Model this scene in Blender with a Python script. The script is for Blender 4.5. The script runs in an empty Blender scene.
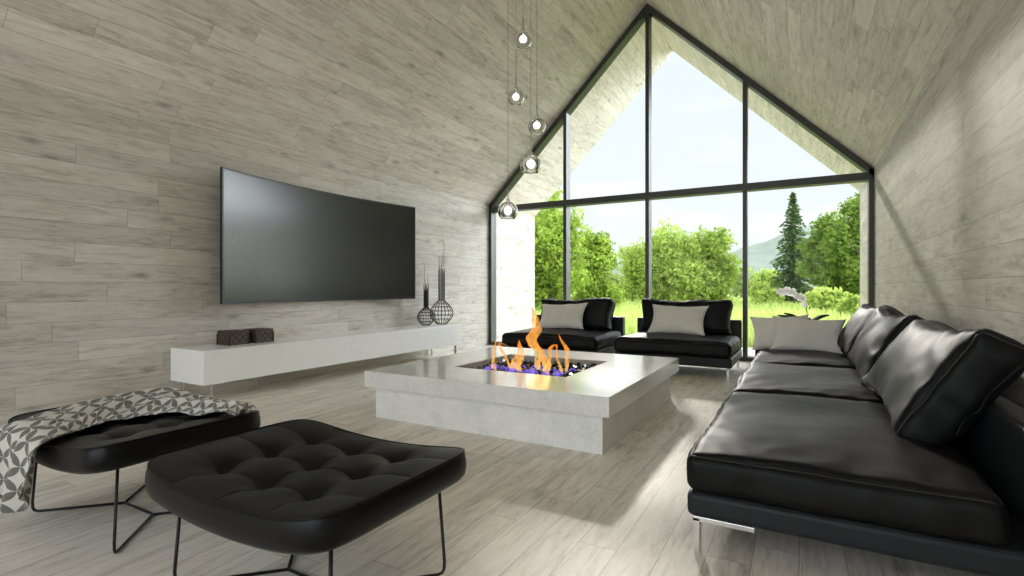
import bpy, bmesh, math, random
import numpy as np
from mathutils import Vector, Matrix, noise as mnoise

random.seed(7)
scn = bpy.context.scene
COL = scn.collection
R = math.radians

# ------------------------------------------------------------------ camera
cam_d = bpy.data.cameras.new('camera')
cam_d.sensor_width = 36.0
cam_d.lens = 18.0
cam_d.shift_y = 0.0005
cam_d.clip_end = 5000
cam = bpy.data.objects.new('camera', cam_d)
cam.location = (0, 0, 1.15)
cam.rotation_euler = (R(90), 0, R(29.5))
COL.objects.link(cam)
scn.camera = cam

# ------------------------------------------------------------------ sky
SKY_STRENGTH = 0.97
REAR_FILL_STRENGTH = 3.1
SIDE_STRENGTH = 11.8
SUN_STRENGTH = 1.55
world = bpy.data.worlds.new('sky')
scn.world = world
world.use_nodes = True
wn = world.node_tree
wn.nodes.clear()
w_out = wn.nodes.new('ShaderNodeOutputWorld')
w_bg = wn.nodes.new('ShaderNodeBackground')
w_tc = wn.nodes.new('ShaderNodeTexCoord')
w_sep = wn.nodes.new('ShaderNodeSeparateXYZ')
w_ramp = wn.nodes.new('ShaderNodeValToRGB')
w_noise = wn.nodes.new('ShaderNodeTexNoise')
w_map = wn.nodes.new('ShaderNodeMapping')
w_cr = wn.nodes.new('ShaderNodeValToRGB')
w_mix = wn.nodes.new('ShaderNodeMixRGB')
w_ramp.color_ramp.elements[0].position = 0.0
w_ramp.color_ramp.elements[0].color = (0.86, 0.92, 0.96, 1)
w_ramp.color_ramp.elements[1].position = 0.75
w_ramp.color_ramp.elements[1].color = (0.78, 0.89, 1.0, 1)
w_map.inputs['Scale'].default_value = (3.0, 3.0, 9.0)
w_noise.inputs['Scale'].default_value = 1.3
w_noise.inputs['Detail'].default_value = 7
w_cr.color_ramp.elements[0].position = 0.52
w_cr.color_ramp.elements[0].color = (0, 0, 0, 1)
w_cr.color_ramp.elements[1].position = 0.72
w_cr.color_ramp.elements[1].color = (1, 1, 1, 1)
w_mix.inputs['Color2'].default_value = (1.0, 1.0, 1.0, 1)
L = wn.links.new
L(w_tc.outputs['Generated'], w_sep.inputs[0])
L(w_sep.outputs['Z'], w_ramp.inputs['Fac'])
L(w_tc.outputs['Generated'], w_map.inputs['Vector'])
L(w_map.outputs[0], w_noise.inputs['Vector'])
L(w_noise.outputs['Fac'], w_cr.inputs['Fac'])
L(w_cr.outputs['Color'], w_mix.inputs['Fac'])
L(w_ramp.outputs['Color'], w_mix.inputs['Color1'])
L(w_mix.outputs['Color'], w_bg.inputs['Color'])
w_bg.inputs['Strength'].default_value = SKY_STRENGTH
L(w_bg.outputs[0], w_out.inputs['Surface'])
# extra sky brightness added behind the house, out of view, to fill the room
w_dot = wn.nodes.new('ShaderNodeVectorMath')
w_dot.operation = 'DOT_PRODUCT'
w_dot.inputs[1].default_value = (0.0, -0.80, 0.60)
L(w_tc.outputs['Generated'], w_dot.inputs[0])
w_mr = wn.nodes.new('ShaderNodeMapRange')
w_mr.interpolation_type = 'SMOOTHSTEP'
w_mr.inputs['From Min'].default_value = -0.10
w_mr.inputs['From Max'].default_value = 0.55
w_mr.inputs['To Min'].default_value = SKY_STRENGTH
w_mr.inputs['To Max'].default_value = REAR_FILL_STRENGTH
L(w_dot.outputs['Value'], w_mr.inputs['Value'])
# second sky brightening added to the right, out of view, lighting the left wall
w_dot2 = wn.nodes.new('ShaderNodeVectorMath')
w_dot2.operation = 'DOT_PRODUCT'
w_dot2.inputs[1].default_value = Vector((0.70, 0.66, 0.30)).normalized()
L(w_tc.outputs['Generated'], w_dot2.inputs[0])
w_mr2 = wn.nodes.new('ShaderNodeMapRange')
w_mr2.interpolation_type = 'SMOOTHSTEP'
w_mr2.inputs['From Min'].default_value = 0.83
w_mr2.inputs['From Max'].default_value = 0.96
w_mr2.inputs['To Min'].default_value = 0.0
w_mr2.inputs['To Max'].default_value = SIDE_STRENGTH
L(w_dot2.outputs['Value'], w_mr2.inputs['Value'])
w_add = wn.nodes.new('ShaderNodeMath')
w_add.operation = 'ADD'
L(w_mr.outputs[0], w_add.inputs[0])
L(w_mr2.outputs[0], w_add.inputs[1])
L(w_add.outputs[0], w_bg.inputs['Strength'])

# ------------------------------------------------------------------ sun
sun_d = bpy.data.lights.new('sun', 'SUN')
sun_d.energy = SUN_STRENGTH
sun_d.angle = R(2.6)
sun_d.color = (1.0, 0.95, 0.86)
sun = bpy.data.objects.new('sun', sun_d)
sun.rotation_euler = Vector((0.34, -0.98, -0.416)).to_track_quat('-Z', 'Y').to_euler()
sun.location = (-6, 20, 12)
COL.objects.link(sun)

# ------------------------------------------------------------------ exposure
vs = scn.view_settings
scn.display_settings.display_device = 'sRGB'
vs.view_transform = 'Standard'
vs.look = 'None'
vs.exposure = 0.16
vs.gamma = 1.0
vs.use_curve_mapping = False
scn.cycles.max_bounces = 14
scn.cycles.diffuse_bounces = 8
scn.cycles.glossy_bounces = 5
scn.cycles.transparent_max_bounces = 24
scn.cycles.transmission_bounces = 8
scn.cycles.sample_clamp_indirect = 6.0
scn.cycles.use_denoising = True

# ================================================================== helpers
ORG = {}


class MB:
    """collects vertices and faces for one mesh"""
    def __init__(self):
        self.v, self.f, self.s = [], [], []

    def add(self, vs_, fs_, smooth=True):
        o = len(self.v)
        self.v.extend([tuple(p) for p in vs_])
        for f in fs_:
            self.f.append(tuple(i + o for i in f))
            self.s.append(smooth)
        return self

    def bm(self, bm, smooth=False):
        bm.verts.ensure_lookup_table()
        bm.verts.index_update()
        vs_ = [v.co.copy() for v in bm.verts]
        fs_ = [[v.index for v in f.verts] for f in bm.faces]
        bm.free()
        return self.add(vs_, fs_, smooth)

    def box(self, x0, x1, y0, y1, z0, z1, bev=0.0, seg=2):
        bm = bmesh.new()
        bmesh.ops.create_cube(bm, size=1)
        for v in bm.verts:
            v.co = Vector(((x0 + x1) / 2 + v.co.x * (x1 - x0), (y0 + y1) / 2 + v.co.y * (y1 - y0),
                           (z0 + z1) / 2 + v.co.z * (z1 - z0)))
        if bev > 0:
            bmesh.ops.bevel(bm, geom=bm.edges[:], offset=bev, segments=seg, profile=0.5, affect='EDGES')
        return self.bm(bm)

    def prism(self, pts, fa, fb):
        """closed polygon swept between two point maps"""
        n = len(pts)
        a = [fa(p) for p in pts]
        b = [fb(p) for p in pts]
        fs_ = [tuple(range(n))[::-1], tuple(range(n, 2 * n))]
        fs_ += [(i, (i + 1) % n, (i + 1) % n + n, i + n) for i in range(n)]
        return self.add(a + b, fs_, False)

    def tube(self, pts, r, seg=8, cap=True, closed=False):
        pts = [Vector(p) for p in pts]
        n = len(pts)
        rr = r if hasattr(r, '__len__') else [r] * n
        vs_, fs_ = [], []
        up = None
        for i, p in enumerate(pts):
            if closed:
                t = (pts[(i + 1) % n] - pts[i - 1])
            else:
                t = pts[min(i + 1, n - 1)] - pts[max(i - 1, 0)]
            t = t.normalized() if t.length > 1e-9 else Vector((0, 0, 1))
            if up is None:
                up = Vector((0, 0, 1)) if abs(t.z) < 0.9 else Vector((1, 0, 0))
            a = up - t * up.dot(t)
            if a.length < 1e-6:
                a = Vector((1, 0, 0)) - t * t.x
            a.normalize()
            up = a
            b = t.cross(a)
            for k in range(seg):
                th = 2 * math.pi * k / seg
                vs_.append(p + (a * math.cos(th) + b * math.sin(th)) * rr[i])
        m = n if closed else n - 1
        for i in range(m):
            j = (i + 1) % n
            for k in range(seg):
                k2 = (k + 1) % seg
                fs_.append((i * seg + k, i * seg + k2, j * seg + k2, j * seg + k))
        if cap and not closed:
            fs_.append(tuple(range(seg))[::-1])
            fs_.append(tuple((n - 1) * seg + k for k in range(seg)))
        return self.add(vs_, fs_)

    def lathe(self, prof, c, seg=24):
        cx, cy, cz = c
        n = len(prof)
        vs_ = [(cx + r * math.cos(2 * math.pi * k / seg), cy + r * math.sin(2 * math.pi * k / seg), cz + z)
               for r, z in prof for k in range(seg)]
        fs_ = [(i * seg + k, i * seg + (k + 1) % seg, (i + 1) * seg + (k + 1) % seg, (i + 1) * seg + k)
               for i in range(n - 1) for k in range(seg)]
        return self.add(vs_, fs_)

    def build(self, name, mat, parent=None, origin=None, uv=None):
        me = bpy.data.meshes.new(name)
        if parent is not None:
            org = Vector(ORG[parent])
        elif origin is not None:
            org = Vector(origin)
        else:
            a = np.array(self.v)
            lo, hi = a.min(0), a.max(0)
            org = Vector(((lo[0] + hi[0]) / 2, (lo[1] + hi[1]) / 2, lo[2]))
        arr = np.array(self.v) - np.array(org)
        me.from_pydata(arr.tolist(), [], self.f)
        me.polygons.foreach_set('use_smooth', self.s)
        if uv is not None:
            lay = me.uv_layers.new(name='UVMap')
            idx = np.zeros(len(me.loops), dtype=np.int32)
            me.loops.foreach_get('vertex_index', idx)
            lay.data.foreach_set('uv', np.array(uv)[idx].ravel())
        me.materials.append(mat)
        me.update()
        o = bpy.data.objects.new(name, me)
        COL.objects.link(o)
        if parent is not None:
            o.parent = parent
        else:
            o.location = org
        ORG[o] = org
        return o


def tag(o, label=None, cat=None, group=None, kind=None):
    if label:
        o['label'] = label
    if cat:
        o['category'] = cat
    if group:
        o['group'] = group
    if kind:
        o['kind'] = kind
    return o


def thing(name, loc, label, cat, group=None):
    o = bpy.data.objects.new(name, None)
    o.empty_display_size = 0.1
    o.location = loc
    COL.objects.link(o)
    ORG[o] = Vector(loc)
    return tag(o, label, cat, group)


def copy_tree(o, parent=None):
    c = o.copy()
    COL.objects.link(c)
    if parent is not None:
        c.parent = parent
    for ch in list(o.children):
        copy_tree(ch, c)
    return c


def spline(pts, n):
    """Catmull-Rom through points, n samples"""
    P = [Vector(p) for p in pts]
    P = [P[0] * 2 - P[1]] + P + [P[-1] * 2 - P[-2]]
    m = len(P) - 3
    out = []
    for i in range(n):
        t = i / (n - 1) * m
        k = min(int(t), m - 1)
        t -= k
        a, b, c, d = P[k:k + 4]
        out.append(0.5 * ((2 * b) + (c - a) * t + (2 * a - 5 * b + 4 * c - d) * t * t + (3 * b - a - 3 * c + d) * t ** 3))
    return out


# ================================================================== materials
def new_mat(name):
    m = bpy.data.materials.new(name)
    m.use_nodes = True
    nt = m.node_tree
    b = nt.nodes['Principled BSDF']
    return m, nt, b


def mnode(nt, op, a, b=None, c=None):
    n = nt.nodes.new('ShaderNodeMath')
    n.operation = op
    for i, x in enumerate((a, b, c)):
        if x is None:
            continue
        if isinstance(x, (int, float)):
            n.inputs[i].default_value = x
        else:
            nt.links.new(x, n.inputs[i])
    return n.outputs[0]


def combine(nt, x, y, z):
    n = nt.nodes.new('ShaderNodeCombineXYZ')
    for i, q in enumerate((x, y, z)):
        if isinstance(q, (int, float)):
            n.inputs[i].default_value = q
        else:
            nt.links.new(q, n.inputs[i])
    return n.outputs[0]


def ramp(nt, fac, stops):
    n = nt.nodes.new('ShaderNodeValToRGB')
    e = n.color_ramp.elements
    while len(e) < len(stops):
        e.new(0.5)
    for i, (p, c) in enumerate(stops):
        e[i].position = p
        e[i].color = (c[0], c[1], c[2], 1)
    nt.links.new(fac, n.inputs[0])
    return n.outputs[0]


def noise_tex(nt, vec, scale, detail=4, rough=0.5, dist=0.0):
    n = nt.nodes.new('ShaderNodeTexNoise')
    n.inputs['Scale'].default_value = scale
    n.inputs['Detail'].default_value = detail
    n.inputs['Roughness'].default_value = rough
    n.inputs['Distortion'].default_value = dist
    if vec is not None:
        nt.links.new(vec, n.inputs['Vector'])
    return n.outputs['Fac']


def bump(nt, b, height, strength, dist):
    n = nt.nodes.new('ShaderNodeBump')
    n.inputs['Strength'].default_value = strength
    n.inputs['Distance'].default_value = dist
    nt.links.new(height, n.inputs['Height'])
    nt.links.new(n.outputs[0], b.inputs['Normal'])


def objco(nt):
    return nt.nodes.new('ShaderNodeTexCoord').outputs['Object']


def plain(name, col, rough=0.5, metal=0.0, spec=0.5, coat=0.0, bump_scale=None, bump_s=0.1, var=0.0, var_scale=8):
    m, nt, b = new_mat(name)
    b.inputs['Base Color'].default_value = (*col, 1)
    b.inputs['Roughness'].default_value = rough
    b.inputs['Metallic'].default_value = metal
    b.inputs['Specular IOR Level'].default_value = spec
    b.inputs['Coat Weight'].default_value = coat
    b.inputs['Coat Roughness'].default_value = 0.1
    co = objco(nt)
    if var:
        f = noise_tex(nt, co, var_scale, 5, 0.6)
        c = ramp(nt, f, [(0.25, [x * (1 - var) for x in col]), (0.75, [min(1, x * (1 + var)) for x in col])])
        nt.links.new(c, b.inputs['Base Color'])
    if bump_scale:
        bump(nt, b, noise_tex(nt, co, bump_scale, 4, 0.6), bump_s, 0.002)
    return m


def wood_planks(name, axis, tone=1.0, rough=0.45, counter_tint=(1, 1, 1)):
    """pale grey washed boards running along y; rows across x, z or the 45 degree roof"""
    m, nt, b = new_mat(name)
    W, LEN = 0.174, 1.55
    geo = nt.nodes.new('ShaderNodeNewGeometry')
    sep = nt.nodes.new('ShaderNodeSeparateXYZ')
    nt.links.new(geo.outputs['Position'], sep.inputs[0])
    along = sep.outputs['Y']
    across = {'x': sep.outputs['X'], 'z': sep.outputs['Z']}.get(axis)
    if across is None:
        across = mnode(nt, 'MULTIPLY', sep.outputs['X'], 1.41421)
    across = mnode(nt, 'ADD', across, 20.02)
    rowf = mnode(nt, 'DIVIDE', across, W)
    row = mnode(nt, 'FLOOR', rowf)
    fr = mnode(nt, 'FRACT', rowf)
    wn1 = nt.nodes.new('ShaderNodeTexWhiteNoise')
    wn1.noise_dimensions = '1D'
    nt.links.new(row, wn1.inputs['W'])
    al = mnode(nt, 'ADD', mnode(nt, 'DIVIDE', mnode(nt, 'ADD', along, 30.0), LEN), mnode(nt, 'MULTIPLY', wn1.outputs['Value'], 7.31))
    colm = mnode(nt, 'FLOOR', al)
    fa = mnode(nt, 'FRACT', al)
    wn2 = nt.nodes.new('ShaderNodeTexWhiteNoise')
    wn2.noise_dimensions = '2D'
    nt.links.new(combine(nt, row, colm, 0), wn2.inputs['Vector'])
    rnd = wn2.outputs['Value']
    r37 = mnode(nt, 'MULTIPLY', rnd, 37.0)
    v1 = combine(nt, mnode(nt, 'ADD', mnode(nt, 'MULTIPLY', along, 2.2), r37), mnode(nt, 'MULTIPLY', across, 15.0), r37)
    v2 = combine(nt, mnode(nt, 'MULTIPLY', along, 4.0), mnode(nt, 'MULTIPLY', across, 75.0), r37)
    v3 = combine(nt, mnode(nt, 'ADD', mnode(nt, 'MULTIPLY', along, 0.9), r37), mnode(nt, 'MULTIPLY', across, 3.0), r37)
    v4 = combine(nt, mnode(nt, 'ADD', mnode(nt, 'MULTIPLY', along, 9.0), r37), mnode(nt, 'MULTIPLY', across, 42.0), r37)
    g4 = noise_tex(nt, v4, 1.0, 5, 0.65, 0.5)
    g1 = noise_tex(nt, v1, 1.0, 8, 0.70, 0.7)
    g2 = noise_tex(nt, v2, 1.0, 4, 0.6, 0.2)
    g3 = noise_tex(nt, v3, 1.0, 3, 0.5, 0.3)
    mixg = mnode(nt, 'ADD', mnode(nt, 'ADD', mnode(nt, 'MULTIPLY', g1, 0.46), mnode(nt, 'MULTIPLY', g4, 0.22)), mnode(nt, 'ADD', mnode(nt, 'MULTIPLY', g2, 0.14), mnode(nt, 'MULTIPLY', g3, 0.18)))
    stops = [(0.34, (0.27, 0.236, 0.192)), (0.43, (0.46, 0.418, 0.358)), (0.50, (0.59, 0.550, 0.485)), (0.62, (0.69, 0.652, 0.585))]
    c = ramp(nt, mixg, [(p, [min(0.95, q * tone * w) for q, w in zip(k, counter_tint)]) for p, k in stops])
    # board to board tint
    tint = mnode(nt, 'ADD', mnode(nt, 'MULTIPLY', rnd, 0.15), 0.905)
    # knots
    vor = nt.nodes.new('ShaderNodeTexVoronoi')
    nt.links.new(combine(nt, mnode(nt, 'MULTIPLY', along, 1.3), mnode(nt, 'MULTIPLY', across, 3.4), r37), vor.inputs['Vector'])
    vor.inputs['Scale'].default_value = 1.0
    kn = nt.nodes.new('ShaderNodeMapRange')
    nt.links.new(vor.outputs['Distance'], kn.inputs['Value'])
    kn.inputs['From Min'].default_value = 0.02
    kn.inputs['From Max'].default_value = 0.15
    kn.inputs['To Min'].default_value = 0.52
    kn.inputs['To Max'].default_value = 1.0
    # joints
    ga = mnode(nt, 'MULTIPLY', mnode(nt, 'MINIMUM', fr, mnode(nt, 'SUBTRACT', 1.0, fr)), W)
    gb = mnode(nt, 'MULTIPLY', mnode(nt, 'MINIMUM', fa, mnode(nt, 'SUBTRACT', 1.0, fa)), LEN)
    gm = mnode(nt, 'MINIMUM', ga, gb)
    gr = nt.nodes.new('ShaderNodeMapRange')
    nt.links.new(gm, gr.inputs['Value'])
    gr.inputs['From Min'].default_value = 0.0008
    gr.inputs['From Max'].default_value = 0.0030
    gr.inputs['To Min'].default_value = 0.55
    gr.inputs['To Max'].default_value = 1.0
    fac = mnode(nt, 'MULTIPLY', mnode(nt, 'MULTIPLY', tint, kn.outputs[0]), gr.outputs[0])
    mx = nt.nodes.new('ShaderNodeVectorMath')
    mx.operation = 'SCALE'
    nt.links.new(c, mx.inputs[0])
    nt.links.new(fac, mx.inputs['Scale'])
    nt.links.new(mx.outputs[0], b.inputs['Base Color'])
    b.inputs['Roughness'].default_value = rough
    b.inputs['Specular IOR Level'].default_value = 0.28
    bump(nt, b, mnode(nt, 'MULTIPLY', mixg, gr.outputs[0]), 0.25, 0.004)
    return m


def leather(name, col=(0.0045, 0.0045, 0.0047), rough=0.36, grain=260, spec=0.20):
    m, nt, b = new_mat(name)
    co = objco(nt)
    b.inputs['Base Color'].default_value = (*col, 1)
    b.inputs['Specular IOR Level'].default_value = spec
    f = noise_tex(nt, co, 7, 4, 0.6)
    rr = mnode(nt, 'ADD', mnode(nt, 'MULTIPLY', f, 0.14), rough - 0.07)
    nt.links.new(rr, b.inputs['Roughness'])
    vor = nt.nodes.new('ShaderNodeTexVoronoi')
    vor.inputs['Scale'].default_value = grain
    nt.links.new(co, vor.inputs['Vector'])
    h = mnode(nt, 'ADD', mnode(nt, 'MULTIPLY', vor.outputs['Distance'], 0.22), mnode(nt, 'MULTIPLY', noise_tex(nt, co, 14, 3, 0.5, 0.5), 0.5))
    bump(nt, b, h, 0.22, 0.006)
    return m


def concrete(name, col, rough, coat=0.0):
    m, nt, b = new_mat(name)
    co = objco(nt)
    f1 = noise_tex(nt, co, 5, 8, 0.7)
    f2 = noise_tex(nt, co, 60, 3, 0.6)
    f = mnode(nt, 'ADD', mnode(nt, 'MULTIPLY', f1, 0.6), mnode(nt, 'MULTIPLY', f2, 0.4))
    c = ramp(nt, f, [(0.3, [x * 0.80 for x in col]), (0.52, col), (0.72, [min(1, x * 1.10) for x in col])])
    vor = nt.nodes.new('ShaderNodeTexVoronoi')
    vor.inputs['Scale'].default_value = 34
    nt.links.new(co, vor.inputs['Vector'])
    mr = nt.nodes.new('ShaderNodeMapRange')
    nt.links.new(vor.outputs['Distance'], mr.inputs['Value'])
    mr.inputs['From Min'].default_value = 0.05
    mr.inputs['From Max'].default_value = 0.16
    mr.inputs['To Min'].default_value = 0.72
    mr.inputs['To Max'].default_value = 1.0
    mx = nt.nodes.new('ShaderNodeVectorMath')
    mx.operation = 'SCALE'
    nt.links.new(c, mx.inputs[0])
    nt.links.new(mr.outputs[0], mx.inputs['Scale'])
    nt.links.new(mx.outputs[0], b.inputs['Base Color'])
    b.inputs['Roughness'].default_value = rough
    b.inputs['Coat Weight'].default_value = coat
    b.inputs['Coat Roughness'].default_value = 0.12
    bump(nt, b, f2, 0.08, 0.002)
    return m


def pane_mat(name):
    m, nt, b = new_mat(name)
    nt.nodes.remove(b)
    out = nt.nodes['Material Output']
    tr = nt.nodes.new('ShaderNodeBsdfTransparent')
    gl = nt.nodes.new('ShaderNodeBsdfGlossy')
    gl.inputs['Roughness'].default_value = 0.0
    fr = nt.nodes.new('ShaderNodeFresnel')
    fr.inputs['IOR'].default_value = 1.12
    mx = nt.nodes.new('ShaderNodeMixShader')
    nt.links.new(fr.outputs[0], mx.inputs[0])
    nt.links.new(tr.outputs[0], mx.inputs[1])
    nt.links.new(gl.outputs[0], mx.inputs[2])
    nt.links.new(mx.outputs[0], out.inputs['Surface'])
    return m


def leaf_mat(name, c0, c1, trans=0.55):
    m, nt, b = new_mat(name)
    nt.nodes.remove(b)
    out = nt.nodes['Material Output']
    f = noise_tex(nt, objco(nt), 1.6, 5, 0.7)
    c = ramp(nt, f, [(0.35, c0), (0.65, c1)])
    df = nt.nodes.new('ShaderNodeBsdfDiffuse')
    tl = nt.nodes.new('ShaderNodeBsdfTranslucent')
    mx = nt.nodes.new('ShaderNodeMixShader')
    mx.inputs[0].default_value = trans
    nt.links.new(c, df.inputs['Color'])
    nt.links.new(c, tl.inputs['Color'])
    nt.links.new(df.outputs[0], mx.inputs[1])
    nt.links.new(tl.outputs[0], mx.inputs[2])
    nt.links.new(mx.outputs[0], out.inputs['Surface'])
    return m


def flame_mat(name, stops, strength, lo, hi):
    m, nt, b = new_mat(name)
    nt.nodes.remove(b)
    out = nt.nodes['Material Output']
    tc = nt.nodes.new('ShaderNodeTexCoord')
    sp = nt.nodes.new('ShaderNodeSeparateXYZ')
    nt.links.new(tc.outputs['Generated'], sp.inputs[0])
    mp = nt.nodes.new('ShaderNodeMapping')
    mp.inputs['Scale'].default_value = (34, 34, 9)
    nt.links.new(tc.outputs['Object'], mp.inputs['Vector'])
    n = noise_tex(nt, mp.outputs[0], 1.0, 3, 0.55, 0.9)
    f = mnode(nt, 'ADD', mnode(nt, 'MULTIPLY', sp.outputs['Z'], 0.75), mnode(nt, 'MULTIPLY', mnode(nt, 'SUBTRACT', n, 0.42), 1.3))
    c = ramp(nt, f, stops)
    em = nt.nodes.new('ShaderNodeEmission')
    em.inputs['Strength'].default_value = strength
    nt.links.new(c, em.inputs['Color'])
    tr = nt.nodes.new('ShaderNodeBsdfTransparent')
    mx = nt.nodes.new('ShaderNodeMixShader')
    a = nt.nodes.new('ShaderNodeMapRange')
    nt.links.new(n, a.inputs['Value'])
    a.inputs['From Min'].default_value = 0.36
    a.inputs['From Max'].default_value = 0.58
    a.inputs['To Min'].default_value = lo
    a.inputs['To Max'].default_value = hi
    nt.links.new(a.outputs[0], mx.inputs[0])
    nt.links.new(tr.outputs[0], mx.inputs[1])
    nt.links.new(em.outputs[0], mx.inputs[2])
    nt.links.new(mx.outputs[0], out.inputs['Surface'])
    return m


M = {}
M['floor'] = wood_planks('floor_boards', 'x', 1.36, 0.46)  # same boards as the walls, paled to throw more light up
M['wall'] = wood_planks('wall_boards', 'z', 0.97, 0.6)
M['roof'] = wood_planks('roof_boards', 'r', 1.40, 0.6, (1.01, 0.985, 1.045))  # same boards, brightened and tinted against green bounce light in the colour
M['frame'] = plain('dark_frame_paint', (0.048, 0.052, 0.045), 0.42, 0.0, 0.5, bump_scale=60, bump_s=0.05)
M['pane'] = pane_mat('window_glass')
M['leather'] = leather('black_leather', rough=0.50)
M['leather_base'] = leather('black_base_leather', col=(0.019, 0.020, 0.0225), rough=0.45, grain=330)
M['tuft'] = leather('black_tufted_leather', col=(0.0035, 0.0035, 0.0037), rough=0.31, grain=420)
M['chrome'] = plain('brushed_steel', (0.80, 0.80, 0.79), 0.22, 1.0, bump_scale=120, bump_s=0.03)
M['wire'] = plain('black_wire', (0.012, 0.012, 0.012), 0.45, 0.3, bump_scale=90, bump_s=0.04)
M['seam'] = plain('black_seam', (0.006, 0.006, 0.006), 0.5, bump_scale=200, bump_s=0.05)
M['lacquer'] = plain('white_lacquer', (0.90, 0.895, 0.87), 0.22, 0.0, 0.5, coat=0.2, var=0.02)
M['concrete'] = concrete('pale_concrete', (0.90, 0.90, 0.875), 0.55)
M['concrete_top'] = concrete('polished_concrete', (0.84, 0.84, 0.81), 0.15, 0.5)
M['recess'] = concrete('grey_pit_lining', (0.40, 0.40, 0.385), 0.6)
M['linen'] = None


def linen(name, col):
    m, nt, b = new_mat(name)
    co = objco(nt)
    f = noise_tex(nt, co, 6, 4, 0.5)
    c = ramp(nt, f, [(0.3, [x * 0.94 for x in col]), (0.7, [x * 1.04 for x in col])])
    nt.links.new(c, b.inputs['Base Color'])
    b.inputs['Roughness'].default_value = 0.85
    b.inputs['Specular IOR Level'].default_value = 0.2
    b.inputs['Sheen Weight'].default_value = 0.2
    bump(nt, b, noise_tex(nt, co, 380, 2, 0.6), 0.25, 0.001)
    return m


M['linen'] = linen('grey_beige_linen', (0.70, 0.68, 0.63))


# ================================================================== the setting
XL, XR, XC = -5.57, 0.90, -2.335
YB, YW, YO = -3.8, 8.88, 10.95
ZE, ZA = 2.865, 6.10
TH = 0.25


def setting(name, mb, mat):
    o = mb.build(name, mat, origin=(0, 0, 0))
    tag(o, kind='structure')
    return o


setting('floor', MB().box(XL - TH, XR + TH, YB - TH, YO, -0.2, 0.0), M['floor'])
setting('wall_left', MB().box(XL - TH, XL, YB - TH, YO, 0.0, ZE), M['wall'])
setting('wall_right', MB().box(XR, XR + TH, YB - TH, YO, 0.0, ZE), M['wall'])
o_ = TH * 1.5
roof_pts = [(XL, ZE), (XC, ZA), (XR, ZE), (XR + TH, ZE), (XR + TH, ZE + 0.15), (XC, ZA + TH * 1.42), (XL - TH, ZE + 0.15), (XL - TH, ZE)]
mb = MB()
for a, b_ in (((XL, ZE), (XC, ZA)), ((XC, ZA), (XR, ZE))):
    s_ = -1 if a[0] == XL else 1
    if s_ < 0:
        pts = [a, b_, (XC, ZA + 0.3), (XL - TH, ZE - TH + 0.3), (XL - TH, ZE)]
    else:
        pts = [a, b_, (XR, ZE)][0:2] + [(XR + TH, ZE), (XR + TH, ZE - TH + 0.3), (XC, ZA + 0.3)]
    mb.prism(pts, lambda p: (p[0], YB - TH, p[1]), lambda p: (p[0], YO, p[1]))
setting('ceiling', mb, M['roof'])
# ---- the gable window: frame, crossbar, mullions and panes
FD = 0.20          # frame depth
FW = 0.062         # frame face
CB0, CB1 = 2.705, 2.815
MX = [XC - 1.55, XC, XC + 1.55]


def gable_window(name, yw, sg):
    """steel frame, crossbar, three mullions and eight panes; sg = +1 when outdoors lies towards +y"""
    win = bpy.data.objects.new(name, None)
    win.location = (XC, yw, 0)
    COL.objects.link(win)
    ORG[win] = Vector((XC, yw, 0))
    tag(win, kind='structure')

    def yprism(pts, d0=0.0, d1=FD):
        if sg < 0:
            pts = pts[::-1]
        return MB().prism(pts, lambda p: (p[0], yw + sg * d0, p[1]), lambda p: (p[0], yw + sg * d1, p[1]))
    e = 0.004
    RW = 0.085 * 1.414
    yprism([(XL + e, 0.003), (XL + FW, 0.003), (XL + FW, ZE - e), (XL + e, ZE - e)]).build('frame_jamb', M['frame'], win)
    yprism([(XR - FW, 0.003), (XR - e, 0.003), (XR - e, ZE - e), (XR - FW, ZE - e)]).build('frame_jamb', M['frame'], win)
    yprism([(XL + FW, 0.003), (XR - FW, 0.003), (XR - FW, 0.06), (XL + FW, 0.06)]).build('frame_sill', M['frame'], win)
    yprism([(XL + e, ZE), (XC, ZA - e), (XC, ZA - RW), (XL + e, ZE - RW)]).build('frame_rafter', M['frame'], win)
    yprism([(XC, ZA - e), (XR - e, ZE), (XR - e, ZE - RW), (XC, ZA - RW)]).build('frame_rafter', M['frame'], win)
    yprism([(XL + FW, CB0), (XR - FW, CB0), (XR - FW, CB1), (XL + FW, CB1)], -0.012, FD - 0.02).build('crossbar', M['frame'], win)
    for x in MX:
        zt = ZA - abs(x - XC) - RW * 0.6
        yprism([(x - 0.032, 0.05), (x + 0.032, 0.05), (x + 0.032, zt), (x - 0.032, zt)], 0.005, FD - 0.005).build('mullion', M['frame'], win)
    xs = [XL + FW, MX[0] - 0.032, MX[0] + 0.032, MX[1] - 0.032, MX[1] + 0.032, MX[2] - 0.032, MX[2] + 0.032, XR - FW]
    for i in range(4):
        a, b_ = xs[2 * i], xs[2 * i + 1]
        yprism([(a, 0.06), (b_, 0.06), (b_, CB0), (a, CB0)], 0.13, 0.142).build('pane', M['pane'], win)
        za = ZA - abs(a - XC) - RW
        zb = ZA - abs(b_ - XC) - RW
        if i == 0:
            pts = [(a + (CB1 - za) if za < CB1 else a, CB1), (b_, CB1), (b_, zb)]
        elif i == 3:
            pts = [(a, CB1), (b_ - (CB1 - zb) if zb < CB1 else b_, CB1), (a, za)]
        else:
            pts = [(a, CB1), (b_, CB1), (b_, zb), (a, za)]
        yprism(pts, 0.13, 0.142).build('pane', M['pane'], win)


gable_window('window_1', YW, 1)
gable_window('window_2', YB, -1)     # the matching glazed gable behind the camera


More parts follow.
